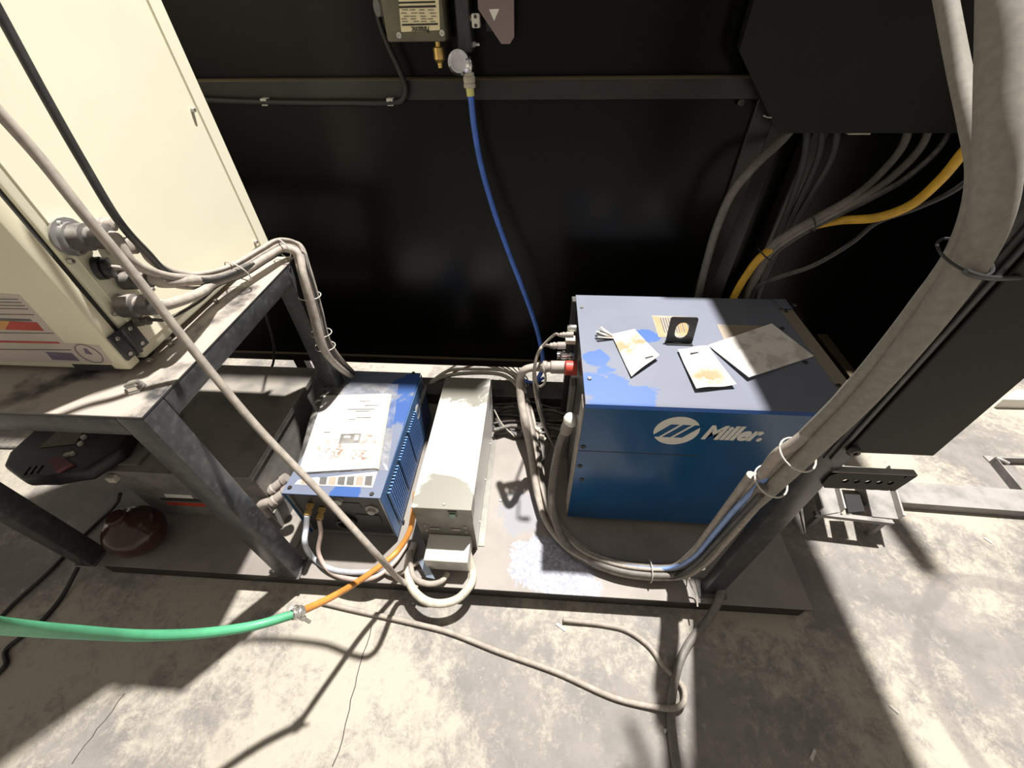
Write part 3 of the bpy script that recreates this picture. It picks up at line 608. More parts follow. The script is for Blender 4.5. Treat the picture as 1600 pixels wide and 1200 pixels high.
# round labels and bar labels on top
l1 = obj('barcode_label', B().prism([P(x, y, z=mt) for x, y in ((1018, 493), (1074, 495), (1083, 527), (1029, 527))], (0, 0, .0006)), 'label_tan', ts)
obj('label_field', B().prism([P(x, y, z=mt+.0006) for x, y in ((1021, 495), (1030, 495), (1040, 526), (1030, 526))], (0, 0, .0003)), 'label_peach', l1)
obj('label_field', B().prism([P(x, y, z=mt+.0006) for x, y in ((1054, 495.5), (1072, 496), (1080, 525), (1061, 524))], (0, 0, .0003)), 'label_peach', l1)
for k in range(11):
    x = 1031+k*3.9; obj('label_bar', B().prism([P(a, y, z=mt+.0009) for a, y in ((x, 496.5), (x+1.8, 496.5), (x+9, 520), (x+7.2, 520))], (0, 0, .0003)), 'orange_ink' if k > 5 and k % 2 else 'print_grey', l1)
l2 = obj('warning_label', B().prism([P(x, y, z=mt) for x, y in ((1120, 507), (1195, 509), (1215, 532), (1131, 531))], (0, 0, .0006)), 'label_tan', ts)
# things lying on the top
zp = mt+.0008
M['tag_a'] = mk_paper('tag_paper_a', (.55, .52, .48), (.36, .20, .11), [(P(975, 545, z=mt), .05), (P(1000, 535, z=mt), .045)], .6, .38, .52)
M['tag_b'] = mk_paper('tag_paper_b', (.55, .52, .48), (.36, .20, .11), [(P(1110, 590, z=mt), .055), (P(1095, 595, z=mt), .045)], .6, .34, .5)
def papertag(name, label, cs, m, curl, slot, extra=None):
    q = [P(x, y, z=zp) for x, y in cs]           # tl, tr, br, bl
    t = thing(name, label, 'paper tag', sum(q, V())/4, group=None)
    def f(u, v):
        p = q[3].lerp(q[2], u).lerp(q[0].lerp(q[1], u), v); return p+V((0, 0, curl(u, v)))
    obj('tag_sheet', B().sheet(14, 18, f, .0006), m, t, angle=60)
    if extra: extra(t)
    u, v = slot; c = V(f(u, v))+V((0, 0, .0012)); r = (q[1]-q[0]).normalized(); up = (q[0]-q[3]).normalized()
    obj('tag_slot', B().prism([c-r*.011-up*.002, c+r*.011-up*.002, c+r*.011+up*.0025, c-r*.011+up*.0025], (0, 0, .0006)), 'print_black', t)
    return t
def torn(t):
    c = P(952, 527, z=zp)
    for k in range(5):
        a = 2.2+k*.34; d = V((math.cos(a), math.sin(a), 0)); e = V((-d.y, d.x, 0))
        obj('torn_strip', B().prism([c+V((.012, -.01, .004)), c+V((.016, -.006, .004)), c+d*.035+e*.004+V((0, 0, .012+.003*(k % 2))), c+d*.037-e*.004+V((0, 0, .010))], (0, 0, .0008)), 'label_paper', t)
papertag('paper_tag', 'white stained paper tag with a torn corner on the large welder', ((955, 524), (991, 516), (1028, 562), (986, 591)), M['tag_a'], lambda u, v: .004+.010*max(0, u*.6+(1-v)*.7-.55)**1.2*2+.003*math.sin(u*5)*(1-v), (.72, .10), torn)
papertag('paper_tag', 'white stained paper tag with a slot at its top beside the envelope', ((1058, 549), (1106, 543), (1148, 606), (1086, 612)), M['tag_b'], lambda u, v: .004+.012*abs(v-.62)**1.3+.002*math.sin(u*7+v*3), (.45, .86))
ev = [P(x, y, z=zp+.001) for x, y in ((1106, 540), (1204, 509), (1271, 557), (1168, 594))]
s = N('envelope_paper'); n1 = s.noise(16, 6, .6, .5)
M['envelope'] = s.out(s.mix(s.ramp(n1, .45, .62, 0, .7), (.85, .82, .78), (.50, .46, .42)), .6)
eo = thing('envelope', 'smudged white envelope lying half in shadow on the large welder', 'envelope', sum(ev, V())/4)
def ef(u, v): return ev[3].lerp(ev[2], u).lerp(ev[0].lerp(ev[1], u), v)+V((0, 0, .002+.008*(1-v)*(1-u)+.006*u*v))
obj('envelope_body', B().sheet(8, 8, ef, .0022), M['envelope'], eo, angle=60)
def edge(a, t): return V(ef(*a)).lerp(V(ef(*t)), 1)
obj('flap_fold', B().tube([V(ef(.02+.0, .96-.9*k/5))+V((0, 0, .0014)) for k in range(6)], .0007, 5, 2), 'white_paint', eo)
# bracket with an oval hole standing on the top
bo, bxv = V((.337, .861, mt)), .068
br = thing('hole_bracket', 'dark folded steel bracket with an oval hole on the large welder', 'bracket', (.371, .861, mt))
def rr_(w2, h2, rad, n=6):
    pts = []
    for cx, cz, a0 in ((w2-rad, h2-rad, 0), (-w2+rad, h2-rad, 90), (-w2+rad, -h2+rad, 180), (w2-rad, -h2+rad, 270)):
        for k in range(n): a = math.radians(a0+90*k/(n-1)); pts.append((cx+rad*math.cos(a), cz+rad*math.sin(a)))
    return pts
tilt = .012
def bp_(x, z): return V((bo.x+bxv/2+x, bo.y+.004+(z+.034)*.18, mt+.036+z))
obj('upright', B().holed([bp_(x, z) for x, z in rr_(.034, .036, .006)], [bp_(x, z) for x, z in rr_(.0165, .022, .0164)], (0, .003, 0)), 'hinge', br)
obj('foot_flange', B().box((bo.x, bo.y-.006, mt), (bo.x+bxv, bo.y+.012, mt+.003), .001), 'hinge', br)
# ------------------------------------------------------------------ right post with its box and plate
PX0, PX1, PY0, PY1 = .482, .532, .440, .469
po = thing('steel_post', 'dark square steel post on the skid with cables strapped to it', 'post', ((PX0+PX1)/2, (PY0+PY1)/2, HS))
obj('tube', B().box((PX0, PY0, HS+.004), (PX1, PY1, 1.372), .003, 2), 'dark_leg', po)
obj('gap_shade_strip', B().box((.487, PY0-.003, .70), (.507, PY0, 1.37)), 'black_plastic', po)  # black strip standing in for the shaded gap beside the conduits
obj('post_ridge', B().box((.496, PY0-.007, .70), (.502, PY0-.003, 1.37), .001), 'dark_leg', po)
obj('base_plate', B().box((PX0-.012, PY0-.010, HS), (PX1+.012, PY1+.012, HS+.004)), 'dark_leg', po)
obj('cap', B().box((PX0-.002, PY0-.002, 1.372), (PX1+.002, PY1+.002, 1.376)), 'dark_leg', po)
screw(po, P(1333, 704, y=.43), (0, -1, 0), .010, .007, 'screw_dark')
pbx = thing('post_box', 'dark flat steel box mounted beside the post above the perforated plate', 'electrical box', (.585, .50, .725))
obj('case', B().box((.536, .441, .730), (.640, .505, 1.365), .002), 'panel_dark', pbx)
obj('cover', B().box((.509, .433, .724), (.643, .4395, 1.367), .0015), 'brown_panel', pbx)
obj('mounting_strip', B().box((PX1, .452, .735), (.536, .465, 1.36)), 'black_plastic', pbx)
pp = thing('perforated_plate', 'dark steel plate with five holes sticking out from the post', 'plate', (.59, .44, .62))
xs0, xs1, z0, z1, yp = .520, .658, .617, .664, .4355
hc = [(.553+.019*k, .641) for k in range(5)]
b = B(); xe = [xs0]+[(hc[k][0]+hc[k+1][0])/2 for k in range(4)]+[.642]
for k, (cx, cz) in enumerate(hc):
    a, e = xe[k], xe[k+1]; n_ = 16; outer = []; inner = []
    for i in range(n_):
        t = 2*math.pi*i/n_; dx, dz = math.cos(t), math.sin(t)
        sc = min(((e-cx) if dx > 0 else (cx-a))/max(abs(dx), 1e-6), ((z1-cz) if dz > 0 else (cz-z0))/max(abs(dz), 1e-6))
        outer.append((cx+dx*sc, yp, cz+dz*sc)); inner.append((cx+dx*.0052, yp, cz+dz*.0052))
    b.holed(outer, inner, (0, .004, 0))
b.prism([(.642, yp, z0), (.642, yp, z1), (xs1, yp, z1), (.650, yp, z0)], (0, .004, 0))
obj('plate', b, 'brown_panel', pp, angle=20)
obj('top_lip', B().box((xs0, yp+.0005, z1), (xs1, yp+.012, z1+.003)), 'steel_raw', pp)
# ------------------------------------------------------------------ conduits and cables on the post
c1 = [P(1160, 803, y=.432), P(1208, 760, y=.42), P(1268, 703, y=.41), P(1352, 620, y=.405), P(1420, 540, y=.402), P(1468, 478, y=.403), P(1518, 405, y=.408), P(1549, 330, y=.42), P(1560, 225, y=.44), P(1564, 120, y=.47), P(1567, 20, y=.50), P(1568, -60, y=.53)]
c2 = [P(1142, 803, y=.452), P(1190, 750, y=.435), P(1243, 694, y=.425), P(1321, 616, y=.42), P(1388, 537, y=.418), P(1436, 475, y=.42), P(1490, 400, y=.425), P(1519, 330, y=.435), P(1528, 265, y=.455), P(1516, 190, y=.49), P(1497, 100, y=.54), P(1474, -20, y=.60)]
cable('thick_conduit', 'thickest grey conduit strapped up the front of the post', c1, lambda t: .0125+.004*min(1, t*1.6), 'conduit', 'conduit', seg=14)
cable('side_conduit', 'slimmer grey conduit running beside the thick one up the post', c2, .0092, 'conduit', 'conduit', seg=12)
cable('looped_conduit', 'grey cable bowing out of the post bundle above the lower tie', [P(1148, 805, y=.455), P(1176, 768, y=.442), P(1198, 732, y=.432), P(1218, 708, y=.425), P(1246, 690, y=.422), P(1290, 650, y=.427), P(1335, 600, y=.432)], .0095, 'cable_dust', 'cable', seg=10)
cable('thin_wire', 'thin wire tied across the conduits and pulled to the right of the post', [P(1508, 424, y=.383), P(1520, 429, y=.383), P(1545, 434, y=.39), P(1590, 434, y=.43), P(1640, 432, y=.50)], .0028, 'tie_black')
def at_z(path, z):
    q = spline(path, 12); return min(q, key=lambda p: abs(p.z-z))
for z, extra, lb, mm in ((1.072, .003, 'black band round the conduits near the top of the post', 'tie_black'), (.735, .003, 'pale tie round the conduits beside the perforated plate', 'tie'), (.645, .004, 'pale tie round the conduits just above the bowed cable', 'tie')):
    a, e = at_z(c1, z), at_z(c2, z); m_ = a.lerp(e, .42)
    tag(obj('cable_tie', ring(B(), m_, (.15, -.25, 1), (a-e).length/2+.0150+extra, .0015, 24), mm), lb, 'cable tie')
# bundle sweeping over the skid from the big welder to the post
G2 = 'cables of the bundle sweeping round the large welder'
core = [P(822, 640, z=.16), P(836, 705, z=.12), P(846, 765, z=.10), P(866, 820, z=.095), P(905, 862, z=.095), P(955, 884, z=.097), P(1010, 893, z=.10), P(1058, 892, z=.11), P(1092, 872, y=.46), P(1122, 838, y=.45), P(1155, 798, y=.438), P(1190, 755, y=.43)]
offs = [(-.016, -.012, .006, .0085, 'cable_dust'), (-.004, -.016, -.004, .0075, 'cable_dust'), (.010, -.008, .010, .0085, 'cable_grey'), (.002, .010, .014, .006, 'cable_dust'), (-.012, .012, .004, .007, 'cable_grey'), (.016, .010, -.002, .007, 'cable_dust'), (.0, -.002, .020, .005, 'cable_dust'), (-.022, .002, -.006, .006, 'cable_dark')]
tops = [P(868, 575, x=.04), None, P(846, 560, x=.03), None, None, None, None, None]
for k, (dx, dy, dz, r, m) in enumerate(offs):
    tw = k*1.1
    pts = []
    for i, p in enumerate(core):
        a = tw*0+i*.12*(1 if k % 2 else -1); ca, sa = math.cos(a), math.sin(a)
        pts.append(p+V((dx*ca-dy*sa, dx*sa+dy*ca, dz)))
    pts = [V((p.x, p.y, max(p.z, HS+r+.001))) for p in pts]
    st_ = [pts[0]+V((.0-.01*k+.03, .10, -.06+.0*k))]
    st_ = [V((st_[0].x, st_[0].y, HS+r+.004))]
    cable('bundle_cable', 'dark cable at the outer side of the tied bundle on the skid' if m == 'cable_dark' else 'grey cable in the tied bundle sweeping over the skid to the post', st_+pts, r, m, 'cable', G2)
cable('blue_cable', 'pale blue cord rising with the bundle along the post', [P(930, 872, z=.09), P(985, 886, z=.115), P(1045, 888, z=.128), P(1082, 872, y=.455), P(1118, 832, y=.44), P(1150, 795, y=.43), P(1180, 765, y=.425), P(1200, 742, y=.43)], .0058, 'blue_cord')
for px, py, zz, d, lb in ((1015, 892, .10, (1, 0, 0), 'nylon tie round the bundle in front of the large welder'), (1072, 888, .115, (.8, .0, .4), 'nylon tie with long loose tail at the foot of the post')):
    o = tag(obj('cable_tie', ring(B(), P(px, py, z=zz), d, .030, .0016), 'tie'), lb, 'cable tie')
    if px > 1050: obj('tie_tail', B().tube([P(1074, 898, z=.13), P(1080, 915, z=.11), P(1088, 930, z=.085), P(1090, 948, z=.075)], .0022, 6), 'tie', o)
# plugs and hoses on the left end of the big welder
YR = red.y
def mplug(lb, px0, px1, py, pts, r, pr, m='cable_dust', xx=.09):
    p = P(px1, py, x=xx)
    q = V((p.x-(px1-px0)*.00155, p.y, p.z-.002)); c = cable('welder_lead', lb, [q]+[V(t) for t in pts], r, m)
    plug(c, p, q, [(0, 0), (pr, 0), (pr, .5), (pr*.8, .53), (pr*.8, .62), (pr*.95, .65), (pr*.95, .75), (pr*.75, .78), (pr*.7, .95), (r, 1), (0, 1)], 'grey_plastic'); return c
mplug('thick grey lead with a large plug in the red socket', 828, 886, 574, [P(820, 578, y=YR), P(813, 592, y=YR), P(814, 625, y=YR-.04), P(822, 665, y=YR-.10), P(832, 720, z=.15), P(842, 780, z=.10), P(850, 805, z=.085)], .0115, .0185)
mplug('grey lead with a slim plug above the silver socket', 852, 884, 540, [P(846, 543, y=YR), P(838, 560, y=YR), P(834, 590, y=YR-.01), P(842, 640, y=YR-.04), P(862, 690, z=.15), P(868, 700, z=.12)], .0045, .0115)
mplug('thin lead with a pale plug near the top of the welder end', 874, 896, 523, [P(865, 524, y=YR), P(845, 545, y=YR), P(836, 575, y=YR-.02), P(842, 604, y=YR-.03), P(850, 600, y=YR-.03), P(852, 585, y=YR-.03), P(846, 570, y=YR-.02)], .0035, .0075)
e0 = P(891, 657, x=.096)
el = cable('drain_hose', 'grey hose falling from the white elbow on the welder end', [e0+V((-.004, -.004, -.012)), P(876, 690, y=.71), P(866, 735, y=.67), P(862, 780, y=.62), P(870, 820, y=.575), P(886, 850, z=.11), P(930, 878, z=.10), P(1000, 897, z=.088), P(1060, 897, z=.09), P(1096, 884, y=.46)], .0115, 'cable_grey', 'hose')
plug(el, e0+V((.024, .002, .004)), e0+V((-.018, -.004, .002)), [(0, 0), (.012, .02), (.012, .2), (.015, .25), (.0195, .42), (.0205, .6), (.018, .78), (.011, .94), (0, 1)], 'white_paint', 'elbow', 18)
obj('hose_ferrule', B().rev(e0+V((0, -.002, .004)), (-.012, -.012, -.04), [(0, 0), (.016, 0), (.016, .8), (.0125, 1), (0, 1)], 14), 'grey_plastic', el)
cable('coiled_lead', 'thin dark lead looping below the welder plugs', [P(838, 600, y=YR-.02), P(846, 640, y=YR-.05), P(858, 690, z=.14), P(850, 718, z=.12), P(840, 735, z=.11), P(848, 745, z=.09)], .004, 'cable_dark')
nk = thing('inline_coupling', 'pale push-fit coupling in the leads beside the large welder', 'coupling', P(842, 672, z=.15))
for px, py, s_ in ((836, 668, 0), (843, 680, 1)): obj('coupling_body', B().rev(P(px, py, z=.15), P(px+9, py+7, z=.14)-P(px, py, z=.15), [(0, 0), (.007, 0), (.007, .3), (.0095, .35), (.0095, .6), (.007, .65), (.007, 1), (0, 1)], 10), 'cable_pale', nk)
# ------------------------------------------------------------------ tangle of leads on the rear of the skid
G3 = 'leads lying along the rear of the skid'
def rl(label, pts, r, m, zz=.1, grp=None): cable('rear_lead', label, [P(x, y, z=z_) for x, y, z_ in pts], r, m, 'cable', grp)
rl('pale cable arching along the rear of the skid', [(655, 612, .10), (690, 590, .14), (735, 583, .16), (790, 588, .15), (812, 610, .12), (822, 650, .09)], .008, 'cable_pale')
rl('pale cable crossing over the rear beam behind the galvanised box', [(665, 606, .10), (700, 580, .15), (740, 577, .15), (800, 583, .15), (818, 605, .13), (830, 650, .1)], .0065, 'cable_pale')
rl('reddish cable crossing behind the galvanised box', [(690, 604, .10), (708, 583, .13), (726, 575, .10), (744, 569, .08)], .005, 'red_cable')
rl('thin white cable slanting past the reddish one', [(668, 600, .12), (690, 584, .13), (704, 576, .10), (716, 568, .08)], .005, 'white_paint')
rl('blue hose end dipping beside the welder plugs', [(812, 588, .16), (824, 596, .15), (838, 597, .15), (850, 590, .16)], .006, 'blue_hose')
for k in range(5): rl('dark lead fanning down behind the back leg of the stand', [(528-k*3, 552+k*1.5, .16), (538-k*4, 566+k*2, .14), (548-k*3, 578+k*2, .10), (556-k*2, 592, .08)], .0032, 'cable_black', grp='dark leads behind the stand leg')
for k in range(6): rl('thin pale lead dropping behind the welder plugs', [(752+k*11, 569, .08), (784+k*6, 579+k*.6, .11), (804+k*4, 592+(k*7) % 5, .13), (812+k*3, 625, .11), (816+k*4, 680, .09)], .0032, 'cable_pale' if k % 2 else 'white_paint', grp='thin pale leads behind the plugs')
for k in range(7):
    y = 624+k*9; z_ = .083+.012*(k % 3)
    rl('dark lead lying on the skid between galvanised box and large welder', [(772, y+random.uniform(-4, 4), z_), (800, y-3+random.uniform(-5, 5), z_), (830, y+random.uniform(-5, 5), z_+.004), (862, y+4+random.uniform(-5, 5), z_), (884, y+6, z_)], random.choice((.005, .007, .009)), 'cable_dark', grp='dark leads between the boxes')
rl('dark hose coiled on the skid beside the galvanised box', [(776, 655, .09), (790, 672, .085), (812, 680, .085), (835, 672, .09), (850, 655, .095), (840, 640, .1)], .011, 'cable_dark')
rl('thin stiff lead leaning beside the galvanised box', [(772, 640, .16), (784, 662, .12), (804, 682, .085)], .0025, 'cable_pale')
# coil of black cable behind the transformer box
cc0 = P(455, 622, z=.16)
for k in range(5):
    cable('black_coil', 'black cable loop in the coil behind the transformer box', [P(370+k*2, 628+k*5, z=.28-.02*k), P(400, 612+k*5, z=.29-.02*k), P(440, 600+k*5, z=.27-.02*k), P(478, 612+k*6, z=.20-.02*k), P(498, 640+k*4, z=.13-.008*k)], .010, 'cable_dark', 'cable', 'loops of the black coil')
cable('hanging_lead', 'thin black lead hanging inside the stand in front of the wall', [P(405, 430, y=1.0), P(415, 490, y=1.05), P(428, 545, y=1.08), P(424, 575, y=1.06), P(400, 600, y=1.0), P(360, 612, y=.95), P(320, 610, y=.92)], .004, 'cable_black')
# ------------------------------------------------------------------ hoses and cords in front
hz = thing('air_hose', 'green hose joined to an orange hose by a wire clamp', 'hose', P(465, 958, y=.36))
gp_ = [P(-70, 966, y=.078), P(0, 978, y=.10), P(110, 987, y=.125), P(230, 993, y=.155), P(320, 989, y=.18), P(400, 977, y=.21), P(465, 958, y=.24)]
op_ = [P(465, 958, y=.24), P(520, 932, y=.30), P(575, 898, y=.38), P(620, 862, y=.455), P(640, 830, y=.50), P(646, 800, y=.54), P(650, 770, y=.60)]
obj('green_length', B().tube(gp_, .0087, 12), 'green_hose', hz); obj('orange_length', B().tube(op_, .0076, 12), 'orange_hose', hz)
cl_ = obj('clamp', B().rev(P(456, 961, y=.234), P(474, 954, y=.248)-P(456, 961, y=.234), [(.009, 0), (.0112, .1), (.0112, .35), (.0096, .4), (.0096, .6), (.0112, .65), (.0112, .9), (.009, 1)], 14), 'nickel', hz)
ccx = P(465, 957, y=.241)
for k in range(3): obj('clamp_wire', ring(B(), ccx+V((.006*(k-1), 0, 0)), (.9, .25*(k-1), .5-.4*k), .0125, .0014, 12), 'nickel', cl_)
obj('clamp_bolt', B().rev(ccx+V((.004, -.004, -.010)), (.014, -.004, -.020), [(0, 0), (.0055, 0), (.0055, .4), (.0035, .45), (.0035, 1), (0, 1)], 6), 'nickel', cl_)
def hose(label, pts, r, m, nm='welder_hose'): return cable(nm, label, pts, r, m, 'hose', None, 10)
hose('pale blue-grey hose looping from the small welder front', [V((-.615, .522, .236)), V((-.622, .50, .20)), P(476, 845, y=.47), P(490, 872, y=.47), P(520, 890, z=.085), P(560, 894, z=.085), P(590, 890, z=.09), P(620, 865, z=.09), P(634, 840, z=.09)], .0078, plain('hose_bluegrey', (.40, .42, .46), .45))
hose('reddish hose looping under the pale one from the small welder', [V((-.588, .522, .215)), V((-.592, .505, .17)), P(498, 865, y=.47), P(515, 892, z=.08), P(550, 905, z=.08), P(585, 902, z=.085), P(615, 880, z=.085), P(636, 850, z=.085)], .0062, plain('hose_reddish', (.47, .36, .32), .5))
cable('floor_lead', 'grey lead leaving the galvanised box under its hood', [V((-.27, .50, .09)), P(652, 880, z=.085), P(618, 898, z=.085), P(596, 885, z=.08), P(620, 862, z=.08)], .006, 'cable_dust')
hose('thick cream hose looping out of the galvanised box hood', [P(647, 850, y=.53), P(638, 880, y=.47), P(642, 915, y=.41), P(664, 938, y=.375), P(690, 943, y=.37), P(716, 935, y=.385), P(735, 914, y=.42), P(739, 895, y=.46), V((-.176, .50, .10))], .0115, 'cable_pale', 'box_hose')
hose('grey hose curling under the galvanised box hood', [P(640, 860, z=.10), P(646, 900, z=.085), P(668, 912, z=.085), P(690, 908, z=.085), P(700, 895, z=.085)], .008, 'cable_dust', 'box_hose')
tag(obj('plastic_scrap', B().prism([P(654, 878, z=.10), P(664, 872, z=.12), P(672, 890, z=.11), P(680, 905, z=.09), P(666, 902, z=.09)], (0, 0, .001)), plain('blue_film', (.30, .36, .46), .3)), 'crumpled bluish plastic scrap beside the galvanised box hood', 'plastic scrap')
cable('floor_cable', 'grey cable running along the floor and looping round the hose', [P(500, 940, z=.008), P(545, 951, z=.007), P(640, 972, z=.007), P(700, 987, z=.007), P(780, 1018, z=.007), P(870, 1050, z=.007), P(960, 1090, z=.007), P(1020, 1104, z=.010), P(1052, 1107, z=.022), P(1068, 1098, z=.026), P(1069, 1078, z=.018), P(1058, 1062, z=.008), P(1040, 1045, z=.007), P(1015, 1010, z=.007), P(980, 985, z=.007), P(945, 976, z=.007), P(880, 968, z=.012)], .0068, 'cable_dust')
cable('post_hose', 'grey hose leaving the post foot and lying on the floor', [P(1128, 915, z=.10), P(1122, 940, z=.085), P(1105, 970, z=.035), P(1080, 1000, z=.014), P(1062, 1035, z=.012), P(1052, 1075, z=.012), P(1048, 1110, z=.011), P(1052, 1160, z=.011), P(1062, 1230, z=.011)], .0105, 'cable_grey', 'hose')
# ------------------------------------------------------------------ things on the back wall
def Wp(px, py, y=1.22): return P(px, py, y=y)
sx0, sx1 = Wp(604, 60).x, Wp(697, 60).x; sz0 = Wp(650, 66).z; sz1 = 1.34
sn = thing('sensor_box', 'olive instrument box with ivory rating plate on the back wall', 'instrument box', ((sx0+sx1)/2, 1.26, sz0))
obj('case', B().box((sx0, 1.22, sz0), (sx1, YW-.0, sz1), .006, 2), 'ochre_box', sn)
obj('back_plate', B().box((sx0-.022, 1.285, sz0-.0), (sx0+.03, YW+.019, sz1), .002), 'ochre_box', sn)
pl = obj('rating_plate', B().prism([Wp(x, y, 1.2195) for x, y in ((620, -30), (684, -31), (687.5, 47), (627, 50))], (0, .0006, 0)), 'label_ivory', sn)
def pr_(pts, m='print_black', e=1.2188): obj('plate_print', B().prism([Wp(x, y, e) for x, y in pts], (0, .0005, 0)), m, pl)
pr_([(622, 3), (680, 1.5), (680, 4.5), (622, 6)]); pr_([(623, 9.5), (681, 8), (681, 11.5), (623, 13)]); pr_([(628, 37.5), (684, 36), (684, 39), (628, 40.5)])
for y in (15, 20, 25, 29, 33):
    for k in range(4):
        a = 628+k*14+random.uniform(-2, 4); pr_([(a, y), (a+random.uniform(6, 11), y-.3), (a+9, y+1), (a, y+1.3)], 'print_grey')
up_ = (Wp(655, 48)-Wp(655, 40)).normalized(); text('plate_name', 'Panasonic', Wp(670, 41.5, 1.2186), (-1, 0, 0), (0, 0, -1), .016, 'print_black', pl, bold=.0003, width=.040)
for px, py in ((624, 55), (691, 51.5)): screw(sn, Wp(px, py), (0, -1, 0), .0065, .005, 'clip')
obj('cable_gland', B().rev(V((sx0-.004, 1.25, Wp(606, 12).z)), (-.012, -.012, 0), [(0, 0), (.016, 0), (.016, 1), (0, 1)], 14), 'silver', sn)
bc = Wp(684, 66, 1.245)
obj('brass_drain', B().rev(bc+V((0, 0, .004)), (0, 0, -.052), [(0, 0), (.0065, 0), (.0065, .22), (.013, .26), (.0135, .68), (.007, .82), (.006, 1), (0, 1)], 14), 'brass', sn)
# vertical rail with a valve and the blue hose
vr = thing('valve_rail', 'dark vertical rail on the back wall ending in a chromed valve', 'rail', (-.19, 1.26, 1.14))
x0, x1 = Wp(711, 40).x, Wp(733, 40).x; vz = Wp(722, 84).z
obj('rail', B().box((x0, 1.235, vz), (x1, YW-.0, 1.34), .003), 'dark_leg', vr)
vc = Wp(719, 96, 1.215)
obj('valve_body', B().rev(vc+V((0, .03, 0)), (0, -.06, 0), [(0, 0), (.016, 0), (.016, .5), (.023, .55), (.025, .75), (.025, .92), (.019, 1), (.015, 1), (.015, .88), (0, .88)], 20), 'chrome', vr)
vd = Wp(732, 108, 1.225)
obj('valve_elbow', B().tube([vc+V((.004, .012, 0)), vc+V((.018, .010, -.004)), vd, vd+V((0, 0, -.02))], .0115, 12), 'chrome', vr)
fe = obj('ferrule', B().rev(vd+V((0, 0, -.006)), (0, 0, -.032), [(0, 0), (.0125, 0), (.0125, .2), (.0145, .25), (.0145, .6), (.0125, .65), (.0145, .7), (.0145, .95), (0, 1)], 16), 'cable_pale', vr)
obj('yellow_band', B().rev(P(734, 136, y=1.222), P(735.5, 150, y=1.222)-P(734, 136, y=1.222), [(0, 0), (.0098, 0), (.0098, 1), (0, 1)], 14), plain('hose_yellow', (.62, .60, .22), .5), vr)
for px, py in ((735, 30), (737, 72)): obj('side_bolt', B().rev(V((x1, 1.262, Wp(px, py).z)), (.016, 0, 0), [(0, 0), (.006, 0), (.006, .4), (.003, .45), (.003, 1), (0, 1)], 6), 'nickel', vr)
hb = P(735, 146, y=1.222)
cable('blue_air_hose', 'blue air hose hanging from the valve down to the skid', [hb+V((0, 0, .006)), P(741, 200, y=1.22), P(752, 260, y=1.21), P(772, 330, y=1.19), P(795, 395, y=1.17), P(818, 455, y=1.15), P(836, 505, y=1.13), P(846, 545, y=1.12), P(848, 575, y=1.12), P(838, 596, y=1.12)], .0078, 'blue_hose', 'hose', seg=12)
# polished cover with a white triangle mark
mcx0, mcx1, mcz = Wp(748, 40).x, Wp(803, 40).x, Wp(785, 69).z
mc = thing('polished_cover', 'polished dark cover plate with white triangle mark on the back wall', 'cover', ((mcx0+mcx1)/2, 1.27, mcz))
obj('cover_body', B().prism([(mcx0, 1.225, 1.34), (mcx0, 1.225, mcz+.06), (mcx0+.05, 1.225, mcz), (mcx1-.01, 1.225, mcz), (mcx1, 1.225, mcz+.012), (mcx1, 1.225, 1.34)], (0, .05, 0)), 'mirror', mc)
obj('cover_base', B().box((mcx0+.01, 1.275, mcz+.02), (mcx1-.01, YW-.0, 1.33)), 'black_plastic', mc)
obj('triangle_mark', B().prism([Wp(x, y, 1.2245) for x, y in ((764, 14.5), (780, 14), (772, 33))], (0, .0006, 0)), 'white_paint', mc)
obj('hinge_block', B().box((mcx0-.016, 1.222, Wp(746, 44).z), (mcx0+.002, 1.245, Wp(746, 21).z), .002), 'clip', mc)
for py in (26, 40): screw(mc, V((mcx0-.007, 1.222, Wp(746, py).z)), (0, -1, 0), .0035, .002, 'screw_dark')
# black cable clipped along the beam
wc = cable('wall_cable', 'black cable clipped along the beam of the back wall', [P(592, -40, y=1.27), P(590, 20, y=1.27), P(604, 65, y=1.268), P(622, 105, y=1.268), P(634, 140, y=1.268), P(628, 157, y=1.268), P(606, 161, y=1.268), P(540, 161, y=1.268), P(470, 161, y=1.268), P(412, 160, y=1.268), P(350, 158, y=1.268), P(300, 155, y=1.268)], .0075, 'cable_black')
for px in (412, 609): obj('clip', B().box(P(px, 160, y=1.262)+V((-.0085, 0, -.008)), P(px, 160, y=1.262)+V((.0085, .037, .008)), .001), 'clip', wc)
for px in (412, 609): screw(wc, P(px+.5, 160, y=1.262), (0, -1, 0), .0035, .001, 'screw_dark')
# ------------------------------------------------------------------ dark box at the upper right and the leads below it
HY = 1.245
hx = thing('corner_box', 'dark brown box with a cut lower corner above the yellow cable', 'electrical box', (.78, 1.25, P(1300, 208, y=HY).z))
hp = [P(1155, 80, y=HY), P(1215, 208, y=HY), P(1520, 208, y=HY)]; zt_ = 1.29
obj('face', B().prism([(hp[0].x, HY, zt_), hp[0], hp[1], hp[2], (hp[2].x, HY, zt_)], (0, .004, 0)), 'brown_panel', hx)
obj('housing', B().prism([(hp[0].x+.01, HY+.004, zt_-.01), hp[0]+V((.01, .004, .005)), hp[1]+V((.005, .004, .01)), hp[2]+V((-.01, .004, .01)), (hp[2].x-.01, HY+.004, zt_-.01)], (0, .05, 0)), 'black_frame', hx)
obj('wire_hook', B().tube([P(1193, 180, y=HY-.002), P(1198, 183, y=HY-.004), P(1205, 184, y=HY-.003)], .0018, 6), 'nickel', hx)
obj('bottom_tag', B().box(P(1330, 208, y=HY)+V((0, .01, -.006)), P(1365, 208, y=HY)+V((0, .03, .012))), 'cable_pale', hx)
def ul(name, label, pts, r, m, grp=None): return cable(name, label, [P(*p[:2], y=p[2]) for p in pts], r, m, 'cable', grp, 10)
